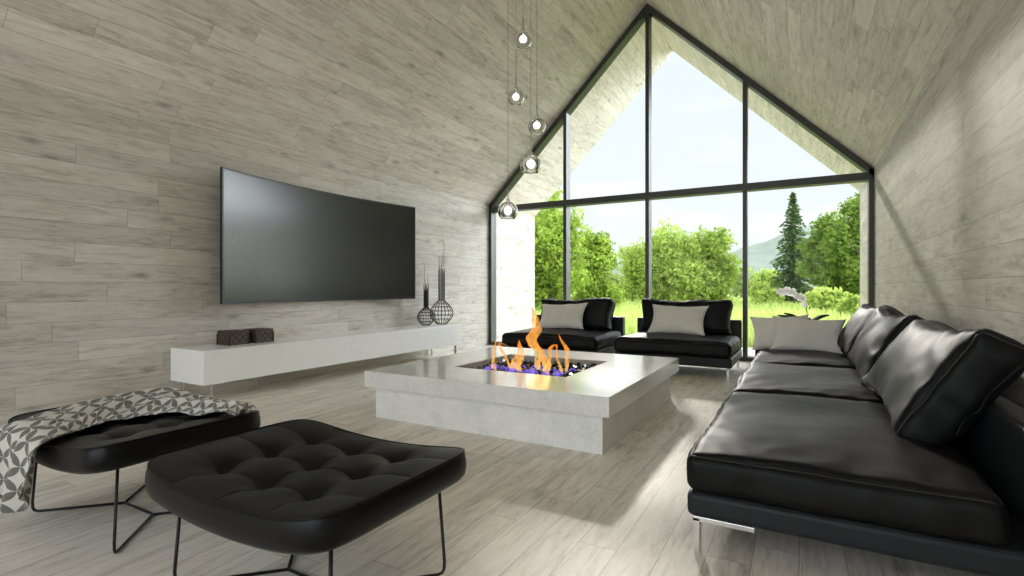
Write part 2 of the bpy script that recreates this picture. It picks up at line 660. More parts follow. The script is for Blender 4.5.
# ================================================================== soft cushions
def soft_box(half, n, deform):
    """surface of a cube grid mapped by deform(c), c in [-1,1]^3; shared corner vertices"""
    idx, vs_, fs_ = {}, [], []

    def par(i, m):
        t = 2 * i / m - 1
        return math.copysign(1 - (1 - abs(t)) ** 1.35, t) if abs(t) < 1 else t

    def vert(i, j, k):
        key = (i, j, k)
        if key not in idx:
            idx[key] = len(vs_)
            vs_.append(deform(Vector((par(i, n[0]), par(j, n[1]), par(k, n[2])))))
        return idx[key]
    for i in range(n[0]):
        for j in range(n[1]):
            fs_.append((vert(i, j, n[2]), vert(i + 1, j, n[2]), vert(i + 1, j + 1, n[2]), vert(i, j + 1, n[2])))
            fs_.append((vert(i, j, 0), vert(i, j + 1, 0), vert(i + 1, j + 1, 0), vert(i + 1, j, 0)))
    for i in range(n[0]):
        for k in range(n[2]):
            fs_.append((vert(i, 0, k), vert(i + 1, 0, k), vert(i + 1, 0, k + 1), vert(i, 0, k + 1)))
            fs_.append((vert(i, n[1], k), vert(i, n[1], k + 1), vert(i + 1, n[1], k + 1), vert(i + 1, n[1], k)))
    for j in range(n[1]):
        for k in range(n[2]):
            fs_.append((vert(0, j, k), vert(0, j, k + 1), vert(0, j + 1, k + 1), vert(0, j + 1, k)))
            fs_.append((vert(n[0], j, k), vert(n[0], j + 1, k), vert(n[0], j + 1, k + 1), vert(n[0], j, k + 1)))
    return vs_, fs_


def ridged(p):
    return 1 - abs(mnoise.noise(p)) * 2


def cushion_deform(half, r, bulge, wr, seed, pinch=0.0, sag=None):
    h = Vector(half)

    def f(c):
        p = Vector((c.x * h.x, c.y * h.y, c.z * h.z))
        inner = Vector([max(-(h[i] - r), min(h[i] - r, p[i])) for i in range(3)])
        d = p - inner
        nrm = d.normalized() if d.length > 1e-6 else Vector((0, 0, 1))
        if d.length > 1e-6:
            p = inner + nrm * r
        ux, uy, uz = 1 - c.x * c.x, 1 - c.y * c.y, 1 - c.z * c.z
        p.z += math.copysign(abs(c.z) ** 1.5, c.z) * bulge[2] * (max(ux, 0) * max(uy, 0)) ** 0.45
        p.x += math.copysign(abs(c.x) ** 2, c.x) * bulge[0] * (max(uy, 0) * max(uz, 0)) ** 0.45
        p.y += math.copysign(abs(c.y) ** 2, c.y) * bulge[1] * (max(ux, 0) * max(uz, 0)) ** 0.45
        if pinch:
            px_, py_ = pinch if isinstance(pinch, tuple) else (pinch, pinch)
            p.x *= 1 - px_ * uy * abs(c.x)
            p.y *= 1 - py_ * ux * abs(c.y)
        # broad dents and fine creases that gather towards the seams
        q = Vector((p.x * 2.3 + seed, p.y * 2.3, p.z * 3.0))
        edge = max(abs(c.x), abs(c.y)) ** 3
        w1 = mnoise.noise(q) * wr
        ang = math.atan2(c.y, c.x)
        w2 = (ridged(Vector((p.x * 6 + seed, p.y * 6 + 3, p.z * 4))) - 0.5) * wr * (0.06 + 0.42 * edge)
        p += nrm * (w1 + w2)
        if sag:
            p.z += sag(c)
        return p
    return f


def cushion(name, half, center, rot, n, r, bulge, wr, seed, mat, parent=None, seams=((2, 1),), pinch=0.0, seam_r=0.0045, sag=None, tagargs=None):
    """soft box cushion with stitched piping along its edges; rot is an Euler tuple"""
    df = cushion_deform(half, r, bulge, wr, seed, pinch, sag)
    rm = Matrix.Rotation(rot[2], 3, 'Z') @ Matrix.Rotation(rot[1], 3, 'Y') @ Matrix.Rotation(rot[0], 3, 'X')
    C = Vector(center)
    vs_, fs_ = soft_box(half, n, df)
    o = MB().add([rm @ v + C for v in vs_], fs_).build(name, mat, parent, origin=None if parent else (C.x, C.y, C.z))
    ORG[o] = ORG[o] if parent is None else ORG[o]
    for ax, sg in seams:
        loop = []
        m = 44
        a1, a2 = [i for i in range(3) if i != ax]
        for q in range(4):
            for t in range(m):
                s = 2 * t / m - 1
                c = Vector((0, 0, 0))
                c[ax] = sg
                c[a1], c[a2] = ((s, -1), (1, s), (-s, 1), (-1, -s))[q]
                loop.append(rm @ df(c) + C)
        MB().tube(loop, seam_r, 6, closed=True).build('piping', M['seam'], o)
    if tagargs:
        tag(o, *tagargs)
    return o


def throw_pillow(name, W, H, T, base, lean, yaw, seed, mat, label, group, roll=0.0):
    """knife-edge pillow with pointed corners, standing on its lower edge and leaning back"""
    n = 34
    rm = Matrix.Rotation(yaw, 3, 'Z') @ Matrix.Rotation(-lean, 3, 'X') @ Matrix.Rotation(roll, 3, 'Y')
    C = Vector(base)
    rows = []

    def pt(u, v, s):
        k = 0.13
        x = W / 2 * u * (1 - k * (1 - v * v) * abs(u) ** 0.7)
        z = H / 2 * v * (1 - k * (1 - u * u) * abs(v) ** 0.7)
        th = T / 2 * max(0, (1 - u ** 2) * (1 - v ** 2)) ** 0.42
        q = Vector((x * 5 + seed, z * 5, s * 2.0))
        wr = mnoise.noise(q) * 0.016 + (ridged(Vector((x * 11 + seed, z * 11, s))) - 0.6) * 0.008 * (max(abs(u), abs(v)))
        th = th + wr * min(1, th / (T * 0.18))
        # slump: more filling sits low
        th *= 1.0 - 0.15 * v
        return rm @ Vector((x, s * th, z + H / 2)) + C
    vs_, fs_ = [], []
    ids = {}
    for s in (-1, 1):
        for i in range(n + 1):
            for j in range(n + 1):
                rim = i in (0, n) or j in (0, n)
                key = (i, j, 0 if rim else s)
                if key not in ids:
                    ids[key] = len(vs_)
                    vs_.append(pt(2 * i / n - 1, 2 * j / n - 1, s))
        for i in range(n):
            for j in range(n):
                q = [(i, j), (i + 1, j), (i + 1, j + 1), (i, j + 1)]
                f = []
                for a, b_ in q:
                    rim = a in (0, n) or b_ in (0, n)
                    f.append(ids[(a, b_, 0 if rim else s)])
                fs_.append(tuple(f) if s < 0 else tuple(f[::-1]))
    o = MB().add(vs_, fs_).build(name, mat)
    rim = []
    for q in range(4):
        for t in range(n):
            s = 2 * t / n - 1
            u, v = ((s, -1), (1, s), (-s, 1), (-1, -s))[q]
            rim.append(pt(u, v, 1))
    MB().tube(rim, 0.0035, 5, closed=True).build('seam', mat, o)
    tag(o, label, 'pillow', group)
    return o


def leg_L(x, y, sx, run, axis='x', h=0.14, w=0.05, t=0.008):
    """flat steel leg: an upright plate with a bar under the base"""
    b = MB()
    if axis == 'x':
        b.box(x - 0.014, x + 0.014, y - w / 2, y + w / 2, 0.0, h - t, 0.002)
        b.box(min(x - 0.014 * sx, x + sx * run), max(x - 0.014 * sx, x + sx * run), y - w / 2, y + w / 2, h - 0.022, h, 0.002)
    return b


# ================================================================== window sofas
def window_sofa(x0, x1, yf, yb, seed, label, pulled):
    xc = (x0 + x1) / 2
    root = thing('lounge_sofa', (xc, (yf + yb) / 2, 0), label, 'sofa', 'single lounge sofas by the window')
    MB().box(x0, x1, yf, yb, 0.145, 0.27, 0.022, 3).build('base', M['leather_base'], root)
    for x, sx in ((x0 + 0.05, 1), (x1 - 0.05, -1)):
        for y in (yf + 0.06, yb - 0.06):
            leg_L(x, y, sx, 0.22, h=0.146).build('leg', M['chrome'], root)
    MB().box(x0, x1, yb - 0.13, yb, 0.272, 0.69, 0.02, 3).build('back_panel', M['leather_base'], root)
    yd = (yb - 0.14 - yf) / 2
    cushion('seat_cushion', ((x1 - x0) / 2 - 0.005, yd, 0.094), (xc, yf + yd - 0.020, 0.364), (0, 0, 0), (54, 36, 10), 0.055,
            (0.012, 0.030, 0.055), 0.026, seed, M['leather'], root, seams=((2, 1),), pinch=0.02)
    return root


window_sofa(-4.08, -2.51, 6.88, 8.20, 3.1, 'black leather lounge sofa farthest left by the window, behind the fire', 0)
window_sofa(-2.28, -0.76, 6.92, 8.20, 9.7, 'black leather lounge sofa in the middle of the window wall, right of the flames', 0)
cushion('back_cushion', (0.64, 0.24, 0.105), (-3.24, 7.855, 0.728), (R(76), 0, R(-2)), (44, 24, 10), 0.05, (0.0, 0.01, 0.06), 0.032, 4.4,
        M['leather'], seams=((2, 1), (2, -1)), pinch=0.05,
        tagargs=('black leather back cushion on the far left window sofa', 'cushion', 'black back cushions on the window sofas'))
cushion('back_cushion', (0.64, 0.24, 0.105), (-1.50, 7.855, 0.728), (R(76), 0, R(1)), (44, 24, 10), 0.05, (0.0, 0.01, 0.06), 0.032, 12.3,
        M['leather'], seams=((2, 1), (2, -1)), pinch=0.05,
        tagargs=('black leather back cushion on the middle window sofa', 'cushion', 'black back cushions on the window sofas'))
throw_pillow('throw_pillow', 0.80, 0.50, 0.15, (-3.33, 7.40, 0.505), R(36), R(2), 2.0, M['linen'],
             'pale grey linen pillow on the far left window sofa', 'grey linen pillows', R(-3))
throw_pillow('throw_pillow', 0.80, 0.50, 0.15, (-1.55, 7.40, 0.505), R(36), R(0), 8.0, M['linen'],
             'pale grey linen pillow on the middle window sofa', 'grey linen pillows', R(1))

# ================================================================== long sofa
LS = thing('long_sofa', (0.2, 4.7, 0), 'long black leather sofa with three seats along the right wall', 'sofa')
MB().box(-0.44, 0.84, 2.33, 7.08, 0.156, 0.262, 0.025, 3).build('base', M['leather_base'], LS)
for y in (2.365, 4.70, 7.0):
    leg_L(-0.40, y, 1, 0.23, h=0.157).build('leg', M['chrome'], LS)
    leg_L(0.79, y, -1, 0.23, h=0.157).build('leg', M['chrome'], LS)
MB().box(0.71, 0.84, 2.345, 7.08, 0.264, 0.64, 0.02, 3).build('back_panel', M['leather_base'], LS)
MB().box(-0.50, 0.705, 6.95, 7.08, 0.264, 0.69, 0.02, 3).build('end_panel', M['leather_base'], LS)


def seat(y0, y1, seed):
    return cushion('seat_cushion', (0.525, (y1 - y0) / 2 - 0.002, 0.085), (0.09, (y0 + y1) / 2, 0.345), (0, 0, 0), (44, 56, 12), 0.04,
                   (0.020, 0.016, 0.046), 0.020, seed, M['leather'], LS, seams=((2, 1),), pinch=0.008)


seat(2.32, 3.93, 21.0)
seat(3.93, 5.46, 33.0)
seat(5.46, 6.945, 47.0)


def lean_cushion(y0, y1, x, z, seed, tilt, yaw, label):
    cushion('back_cushion', (0.305, (y1 - y0) / 2, 0.095), (x, (y0 + y1) / 2, z), (0, R(-tilt), R(yaw)), (26, 46, 12), 0.045, (0.02, 0.015, 0.060), 0.042, seed,
            M['leather'], seams=((1, -1), (1, 1)), pinch=(0.20, 0.035), seam_r=0.005,
            tagargs=(label, 'cushion', 'black back cushions along the long sofa'))


lean_cushion(2.95, 4.40, 0.605, 0.67, 5.0, 58, 0, 'large black leather back cushion nearest the camera on the long sofa')
lean_cushion(4.42, 5.92, 0.595, 0.675, 15.0, 61, 0, 'black leather back cushion in the middle of the long sofa')
lean_cushion(5.94, 6.93, 0.575, 0.685, 25.0, 60, 4, 'smallest black leather back cushion, in the far corner of the long sofa')
throw_pillow('throw_pillow', 0.62, 0.42, 0.14, (-0.20, 6.66, 0.445), R(24), R(3), 14.0, M['linen'],
             'grey linen pillow half hidden behind another pillow, far end of the long sofa', 'grey linen pillows', R(-4))
throw_pillow('throw_pillow', 0.72, 0.42, 0.15, (0.04, 6.46, 0.445), R(26), R(-2), 19.0, M['linen'],
             'grey linen pillow in front of another, at the far end of the long sofa', 'grey linen pillows', R(2))

# ================================================================== fire table
FT = thing('fire_table', (-2.26, 4.45, 0), 'square pale concrete fire table with a sunken pit in its polished top', 'fire table')
SX0, SX1, SY0, SY1 = -3.39, -1.13, 3.325, 5.58
HX0, HX1, HY0, HY1 = -2.84, -1.70, 3.91, 4.98
SZ0, SZ1 = 0.277, 0.416
mb = MB().box(-3.315, -1.197, 3.385, 5.50, 0.0, SZ0 - 0.001, 0.004)
mb.build('base', M['concrete'], FT)


def frame_slab(x0, x1, y0, y1, a0, a1, b0, b1, z0, z1):
    o_ = [(x0, y0), (x1, y0), (x1, y1), (x0, y1)]
    i_ = [(a0, b0), (a1, b0), (a1, b1), (a0, b1)]
    vs_ = [(x, y, z) for z in (z0, z1) for x, y in o_ + i_]
    fs_ = []
    for k in range(4):
        k2 = (k + 1) % 4
        fs_.append((k, k2, 8 + k2, 8 + k))                    # outer side
        fs_.append((4 + k2, 4 + k, 12 + k, 12 + k2))          # inner side
        fs_.append((8 + k, 8 + k2, 12 + k2, 12 + k))          # top
        fs_.append((k2, k, 4 + k, 4 + k2))                    # underside
    bm = bmesh.new()
    bv = [bm.verts.new(v) for v in vs_]
    for f in fs_:
        bm.faces.new([bv[i] for i in f])
    es = [ed for ed in bm.edges if len(ed.link_faces) == 2 and ed.calc_face_angle() > 0.5]
    bmesh.ops.bevel(bm, geom=es, offset=0.004, segments=2, profile=0.5, affect='EDGES')
    return MB().bm(bm)


def top_material():
    """pale slab: matt sides, polished upper face (chosen by the face's own direction in the object)"""
    return M['concrete_top']


frame_slab(SX0, SX1, SY0, SY1, HX0, HX1, HY0, HY1, SZ0, SZ1).build('table_top', M['concrete_top'], FT)
tray = MB()
tray.box(HX0 + 0.001, HX1 - 0.001, HY0 + 0.001, HY1 - 0.001, SZ0 + 0.001, SZ0 + 0.062)
for (a, b_, c, d) in ((HX0 + 0.001, HX0 + 0.008, HY0 + 0.001, HY1 - 0.001), (HX1 - 0.008, HX1 - 0.001, HY0 + 0.001, HY1 - 0.001),
                      (HX0 + 0.008, HX1 - 0.008, HY0 + 0.001, HY0 + 0.008), (HX0 + 0.008, HX1 - 0.008, HY1 - 0.008, HY1 - 0.001)):
    tray.box(a, b_, c, d, SZ0 + 0.062, SZ1 - 0.006)
tray.build('burner_tray', M['recess'], FT)

# crushed glass in the pit
rng = np.random.default_rng(5)
M['fireglass'] = plain('black_fire_glass', (0.012, 0.012, 0.016), 0.06, 0.0, 0.8, var=0.3, var_scale=40)
M['fireglass_clear'] = plain('mirror_fire_glass', (0.55, 0.57, 0.60), 0.08, 0.9, 0.8, var=0.2, var_scale=40)


def shard(s, seed):
    r = np.random.default_rng(seed)
    bm = bmesh.new()
    bmesh.ops.create_icosphere(bm, subdivisions=1, radius=1)
    for v in bm.verts:
        v.co = v.co * s * r.uniform(0.65, 1.25)
        v.co.z *= 0.75
    res = bmesh.ops.convex_hull(bm, input=bm.verts[:])
    return MB().bm(bm, False)


bed = MB()
for k in range(900):
    x, y = rng.uniform(HX0 + 0.03, HX1 - 0.03), rng.uniform(HY0 + 0.03, HY1 - 0.03)
    s = rng.uniform(0.014, 0.024)
    z = SZ0 + 0.062 + s * 0.5
    d_ = rng.normal(size=(6, 3))
    bed.add([(x + s, y, z), (x - s * .8, y + s * .5, z), (x - s * .4, y - s, z), (x + d_[0, 0] * s * .3, y + d_[0, 1] * s * .3, z + s * 0.9), (x, y, z - s * .5)],
            [(0, 1, 3), (1, 2, 3), (2, 0, 3), (1, 0, 4), (2, 1, 4), (0, 2, 4)], False)
tag(bed.build('glass_gravel', M['fireglass']), 'fine crushed black glass covering the bottom of the fire pit', 'gravel', kind='stuff')
protos = []
for i in range(4):
    o = shard(0.030, 50 + i).build('fire_glass', M['fireglass_clear'] if i == 3 else M['fireglass'], origin=(0, 0, 0))
    lab = 'silvery mirror-bright lump of glass among the black lumps in the fire pit' if i == 3 else 'glossy black lump of glass in the fire pit'
    tag(o, lab, 'glass lump', 'silvery glass lumps in the fire pit' if i == 3 else 'black glass lumps in the fire pit')
    protos.append(o)
spots = []
tries = 0
while len(spots) < 150 and tries < 9000:
    tries += 1
    x, y = rng.uniform(HX0 + 0.05, HX1 - 0.05), rng.uniform(HY0 + 0.05, HY1 - 0.05)
    if all((x - a) ** 2 + (y - b_) ** 2 > 0.062 ** 2 for a, b_ in spots):
        spots.append((x, y))
used = set()
for k, (x, y) in enumerate(spots):
    i = 3 if k % 5 == 0 else k % 3
    if i in used:
        o = protos[i].copy()
        COL.objects.link(o)
    else:
        o = protos[i]
        used.add(i)
    sc = rng.uniform(0.75, 1.2)
    o.location = (x, y, SZ0 + 0.085 + 0.010 * rng.random())
    o.rotation_euler = (rng.uniform(0, 6), rng.uniform(0, 6), rng.uniform(0, 6))
    o.scale = (sc, sc, sc)

# flames
M['flame'] = flame_mat('orange_flame', [(0.0, (1.0, 0.74, 0.34)), (0.3, (1.0, 0.52, 0.12)), (0.7, (1.0, 0.34, 0.04)), (1.0, (0.95, 0.24, 0.02))], 1.1, 0.08, 0.62)
M['blue_flame'] = flame_mat('blue_flame', [(0.0, (0.05, 0.06, 1.0)), (0.5, (0.20, 0.14, 1.0)), (1.0, (0.75, 0.50, 0.95))], 0.95, 0.03, 0.38)


def flame(spine, radii, seed, label):
    """a twisting tongue of fire: flattened tube with ragged, rippling sides"""
    N = 34
    pts = spline(spine, N)
    rr = [v.x for v in spline([(r, 0, 0) for r in radii], N)]
    seg = 12
    vs_, fs_ = [], []
    for i, p in enumerate(pts):
        t = i / (N - 1)
        tw = seed + t * 2.4
        a = Vector((1.0, 0.45 * math.sin(tw), 0)).normalized()
        c = Vector((-a.y, a.x, 0))
        w = max(0.0008, rr[i] * 0.62)
        q = p + Vector((0.012 * math.sin(t * 11 + seed * 2) * t, 0, 0))
        for k in range(seg):
            th = 2 * math.pi * k / seg
            wob = 1 + 0.55 * mnoise.noise(Vector((math.cos(th) * 1.1 + seed, math.sin(th) * 1.1, t * 7)))
            vs_.append(q + a * (math.cos(th) * w * wob) + c * (math.sin(th) * w * 0.5 * wob))
    for i in range(N - 1):
        for k in range(seg):
            k2 = (k + 1) % seg
            fs_.append((i * seg + k, i * seg + k2, (i + 1) * seg + k2, (i + 1) * seg + k))
    fs_.append(tuple(range(seg))[::-1])
    fs_.append(tuple((N - 1) * seg + k for k in range(seg)))
    o = MB().add(vs_, fs_).build('flame', M['flame'])
    return tag(o, label, 'flame', 'orange flames over the fire pit')


FLAMES = [
    ([(-2.20, 4.40, 0.36), (-2.21, 4.40, 0.54), (-2.265, 4.40, 0.66), (-2.225, 4.40, 0.80), (-2.26, 4.40, 0.985)], [0.045, 0.055, 0.090, 0.072, 0.002],
     'tallest orange flame rising from the middle of the fire pit'),
    ([(-2.10, 4.38, 0.36), (-2.11, 4.38, 0.46), (-2.19, 4.38, 0.58), (-2.25, 4.38, 0.68)], [0.05, 0.090, 0.050, 0.002],
     'broad yellow-orange flame just right of the tallest flame'),
    ([(-2.40, 4.30, 0.36), (-2.39, 4.30, 0.44), (-2.33, 4.30, 0.55), (-2.36, 4.30, 0.66)], [0.06, 0.080, 0.055, 0.002],
     'broad bright orange flame just left of the tallest flame'),
    ([(-2.42, 4.26, 0.36), (-2.47, 4.26, 0.48), (-2.55, 4.26, 0.57), (-2.53, 4.26, 0.62), (-2.46, 4.26, 0.595)], [0.02, 0.032, 0.030, 0.020, 0.002],
     'small orange flame with a curled tip, left of the broad bright one'),
    ([(-2.61, 4.22, 0.36), (-2.60, 4.22, 0.46), (-2.58, 4.22, 0.57), (-2.57, 4.22, 0.70)], [0.018, 0.026, 0.018, 0.002],
     'thin straight orange flame at the left end of the fire'),
    ([(-2.12, 4.34, 0.37), (-2.05, 4.34, 0.49), (-2.04, 4.34, 0.58), (-2.00, 4.34, 0.63), (-1.97, 4.34, 0.58)], [0.022, 0.026, 0.030, 0.026, 0.003],
     'orange flame arching over beside the broad yellow-orange flame'),
    ([(-1.93, 4.34, 0.36), (-1.95, 4.34, 0.45), (-1.985, 4.34, 0.53), (-1.96, 4.34, 0.62)], [0.028, 0.026, 0.020, 0.002],
     'short orange flame below the arching flame'),
    ([(-1.89, 4.34, 0.36), (-1.87, 4.34, 0.48), (-1.885, 4.34, 0.60), (-1.955, 4.34, 0.73)], [0.016, 0.028, 0.032, 0.002],
     'orange flame at the right end of the fire, tip bent left'),
    ([(-2.51, 4.16, 0.36), (-2.545, 4.16, 0.40), (-2.51, 4.16, 0.47)], [0.024, 0.026, 0.002],
     'lowest little orange flame at the front left of the fire'),
    ([(-2.30, 4.22, 0.35), (-2.33, 4.22, 0.41), (-2.30, 4.22, 0.49)], [0.040, 0.050, 0.002],
     'small glowing flame low in front of the tallest flame'),
    ([(-2.02, 4.24, 0.35), (-2.03, 4.24, 0.40), (-2.00, 4.24, 0.46)], [0.022, 0.026, 0.002],
     'small low flame in front of the arching flame'),
]
for i, (sp, rr, lab) in enumerate(FLAMES):
    flame(sp, rr, i * 3.7, lab)
fl_l = bpy.data.lights.new('fire_glow', 'POINT')
fl_l.energy = 1.2
fl_l.color = (1.0, 0.5, 0.15)
fl_l.shadow_soft_size = 0.12
flo = bpy.data.objects.new('fire_glow', fl_l)
flo.location = (-2.2, 4.4, 0.55)
COL.objects.link(flo)
b = MB()
prof = [(0.018, 0.0), (0.036, 0.008), (0.040, 0.020), (0.030, 0.036), (0.012, 0.050), (0.001, 0.058)]
b.lathe(prof, (0, 0, 0), 9)
b.f.append(tuple(range(9))[::-1])
b.s.append(True)
bf0 = b.build('blue_flame', M['blue_flame'], origin=(0, 0, 0))
tag(bf0, 'small blue flame licking low over the glass lumps', 'flame', 'blue flames in the fire pit')
for k in range(44):
    o = bf0 if k == 0 else bf0.copy()
    if k:
        COL.objects.link(o)
    x = rng.uniform(-2.68, -1.82)
    y = rng.uniform(3.98, 4.55)
    s = rng.uniform(0.6, 1.3)
    o.location = (x, y, 0.362)
    o.scale = (s * 1.0, s * 0.8, s * rng.uniform(0.6, 1.1))
    o.rotation_euler = (rng.uniform(-.3, .3), rng.uniform(-.3, .3), rng.uniform(0, 6))

# ================================================================== media console, television
MC = thing('media_console', (-5.27, 4.92, 0), 'long low white lacquered console on thin steel legs against the left wall', 'console')
CX0, CX1, CY0, CY1, CZ0, CZ1 = -5.565, -4.98, 2.81, 7.05, 0.217, 0.55
MB().box(CX0, CX1, CY0, CY1, CZ0, CZ1, 0.004).build('body', M['lacquer'], MC)
for y in (2.90, 6.96):
    for x in (-5.02, -5.52):
        b = MB().box(x - 0.02, x + 0.02, y - 0.006, y + 0.006, 0.0, CZ0, 0.001)
        b.box(x - 0.02, x + 0.02, y - 0.006, y + 0.12 * (1 if y < 4 else -1), CZ0 - 0.008, CZ0 - 0.001, 0.001)
        b.build('leg', M['chrome'], MC)

TV = thing('television', (-5.50, 4.81, 0.98), 'large curved black television mounted on the left plank wall', 'television')
M['bezel'] = plain('black_bezel', (0.010, 0.010, 0.011), 0.35, bump_scale=100, bump_s=0.02)
M['screen'] = plain('dark_screen', (0.016, 0.016, 0.015), 0.20, 0.0, 0.5)
M['screen'].node_tree.nodes['Principled BSDF'].inputs['IOR'].default_value = 1.6
TY0, TY1, TZ0, TZ1 = 3.205, 6.315, 0.985, 2.440


def tvx(y):
    t = (y - (TY0 + TY1) / 2) / ((TY1 - TY0) / 2)
    return -5.53 + 0.19 * t * t


def tv_sheet(y0, y1, z0, z1, off0, off1, n=40):
    b = MB()
    vs_, fs_ = [], []
    for i in range(n + 1):
        y = y0 + (y1 - y0) * i / n
        x = tvx(y)
        vs_ += [(x + off0, y, z0), (x + off1, y, z0), (x + off1, y, z1), (x + off0, y, z1)]
    for i in range(n):
        for k in range(4):
            k2 = (k + 1) % 4
            fs_.append((4 * i + k, 4 * i + k2, 4 * i + 4 + k2, 4 * i + 4 + k))
    fs_ += [(3, 2, 1, 0), (4 * n, 4 * n + 1, 4 * n + 2, 4 * n + 3)]
    return b.add(vs_, fs_, False)


tv_sheet(TY0, TY1, TZ0, TZ1, -0.036, -0.001).build('casing', M['bezel'], TV)
vs_, fs_ = [], []
for i in range(49):
    y = TY0 + 0.016 + (TY1 - TY0 - 0.032) * i / 48
    vs_ += [(tvx(y) + 0.001, y, TZ0 + 0.028), (tvx(y) + 0.001, y, TZ1 - 0.016)]
fs_ = [(2 * i, 2 * i + 2, 2 * i + 3, 2 * i + 1) for i in range(48)]
MB().add(vs_, fs_).build('screen', M['screen'], TV)
for a, b_, c, d in ((TY0, TY1, TZ0, TZ0 + 0.030), (TY0, TY1, TZ1 - 0.018, TZ1), (TY0, TY0 + 0.018, TZ0 + 0.03, TZ1 - 0.018), (TY1 - 0.018, TY1, TZ0 + 0.03, TZ1 - 0.018)):
    tv_sheet(a, b_, c, d, -0.001, 0.006, 40 if b_ - a > 1 else 1).build('bezel', M['bezel'], TV)

# ================================================================== boxes on the console
M['woven'] = None


def lattice_mat():
    m, nt, b = new_mat('dark_carved_wood')
    co = objco(nt)
    sp = nt.nodes.new('ShaderNodeSeparateXYZ')
    nt.links.new(co, sp.inputs[0])
    hor = mnode(nt, 'ADD', sp.outputs['X'], sp.outputs['Y'])
    k = 1 / 0.075
    a = mnode(nt, 'ABSOLUTE', mnode(nt, 'SUBTRACT', mnode(nt, 'FRACT', mnode(nt, 'MULTIPLY', mnode(nt, 'ADD', hor, sp.outputs['Z']), k)), 0.5))
    c = mnode(nt, 'ABSOLUTE', mnode(nt, 'SUBTRACT', mnode(nt, 'FRACT', mnode(nt, 'MULTIPLY', mnode(nt, 'SUBTRACT', hor, sp.outputs['Z']), k)), 0.5))
    mn = mnode(nt, 'MINIMUM', a, c)
    n = noise_tex(nt, co, 60, 4, 0.6)
    f = mnode(nt, 'ADD', mn, mnode(nt, 'MULTIPLY', n, 0.12))
    col = ramp(nt, f, [(0.05, (0.16, 0.115, 0.075)), (0.12, (0.075, 0.05, 0.032)), (0.2, (0.042, 0.028, 0.018))])
    nt.links.new(col, b.inputs['Base Color'])
    b.inputs['Roughness'].default_value = 0.55
    bump(nt, b, mnode(nt, 'MULTIPLY', mn, -1.0), 0.5, 0.01)
    return m


M['woven'] = lattice_mat()
M['box_dark'] = plain('dark_box_edge', (0.020, 0.015, 0.011), 0.5, var=0.2, var_scale=30)


def deco_box(x0, x1, y0, y1, label):
    z0, z1 = CZ1, CZ1 + 0.150
    root = thing('carved_box', ((x0 + x1) / 2, (y0 + y1) / 2, z0), label, 'box', 'dark carved boxes on the white console')
    MB().box(x0, x1, y0, y1, z0, z1 - 0.035, 0.003).build('box_body', M['woven'], root)
    MB().box(x0 - 0.002, x1 + 0.002, y0 - 0.002, y1 + 0.002, z1 - 0.033, z1, 0.004).build('lid', M['woven'], root)
    for x in (x0, x1):
        for y in (y0, y1):
            MB().box(x - 0.007, x + 0.007, y - 0.007, y + 0.007, z0, z1 - 0.034, 0.002).build('corner_trim', M['box_dark'], root)


deco_box(-5.44, -5.22, 3.215, 3.425, 'dark brown carved box on the white console, nearer the console\'s left end')
deco_box(-5.42, -5.20, 3.50, 3.71, 'dark brown carved box on the white console, the one nearer the television centre')


# ================================================================== wire vases
def wire_vase(cx, cy, z0, rad, hb, neck_r, neck_top, spikes, nw, seed, label):
    root = thing('wire_vase', (cx, cy, z0), label, 'vase', 'black wire vases on the console')
    r = np.random.default_rng(seed)
    cz = z0 + hb / 2
    wires = MB()
    # profile radius at height fraction
    def prof(t):
        base = math.sin(math.pi * (0.10 + 0.86 * t)) ** 0.8 * rad
        return max(base, neck_r)
    for k in range(nw):
        th = 2 * math.pi * k / nw
        pts = []
        for i in range(15):
            t = i / 14
            q = prof(t)
            pts.append((cx + q * math.cos(th), cy + q * math.sin(th), z0 + 0.004 + t * hb))
        top = neck_top + r.uniform(-0.12, 0.02)
        pts.append((cx + neck_r * math.cos(th), cy + neck_r * math.sin(th), top))
        wires.tube(pts, 0.0042, 5)
    wires.build('body_wires', M['wire'], root)
    rings = MB()
    for t in (0.02, 0.2, 0.38, 0.55, 0.72, 0.88, 1.0):
        q = prof(t)
        rings.tube([(cx + q * math.cos(2 * math.pi * k / 28), cy + q * math.sin(2 * math.pi * k / 28), z0 + 0.004 + t * hb) for k in range(28)], 0.0042, 5, closed=True)
    rings.build('hoops', M['wire'], root)
    for k, (dth, top) in enumerate(spikes):
        x, y = cx + neck_r * 0.8 * math.cos(dth), cy + neck_r * 0.8 * math.sin(dth)
        MB().tube([(x, y, z0 + hb), (x, y, top - 0.1), (x, y, top)], [0.0045, 0.004, 0.0015], 5).build('spike', M['wire'], root)


wire_vase(-5.262, 6.90, CZ1, 0.195, 0.40, 0.052, 1.50, [(0.3, 2.0), (2.0, 1.78), (4.0, 1.70), (5.3, 1.60), (3.1, 1.55)], 20, 3,
          'larger black wire vase with tall spikes at the right end of the white console')
wire_vase(-5.285, 6.52, CZ1, 0.140, 0.29, 0.038, 1.20, [(0.5, 1.38), (3.5, 1.56), (5.0, 1.30), (2.0, 1.25)], 16, 4,
          'smaller black wire vase with shorter spikes, left of the taller one')


# ================================================================== tufted ottomans
OH = (0.508, 0.386)      # half sizes
BX = [-0.255, 0.0, 0.255]
BY = [-0.205, 0.0, 0.205]


def ott_rim(x):
    return 0.455 + 0.048 * (x / OH[0]) ** 2


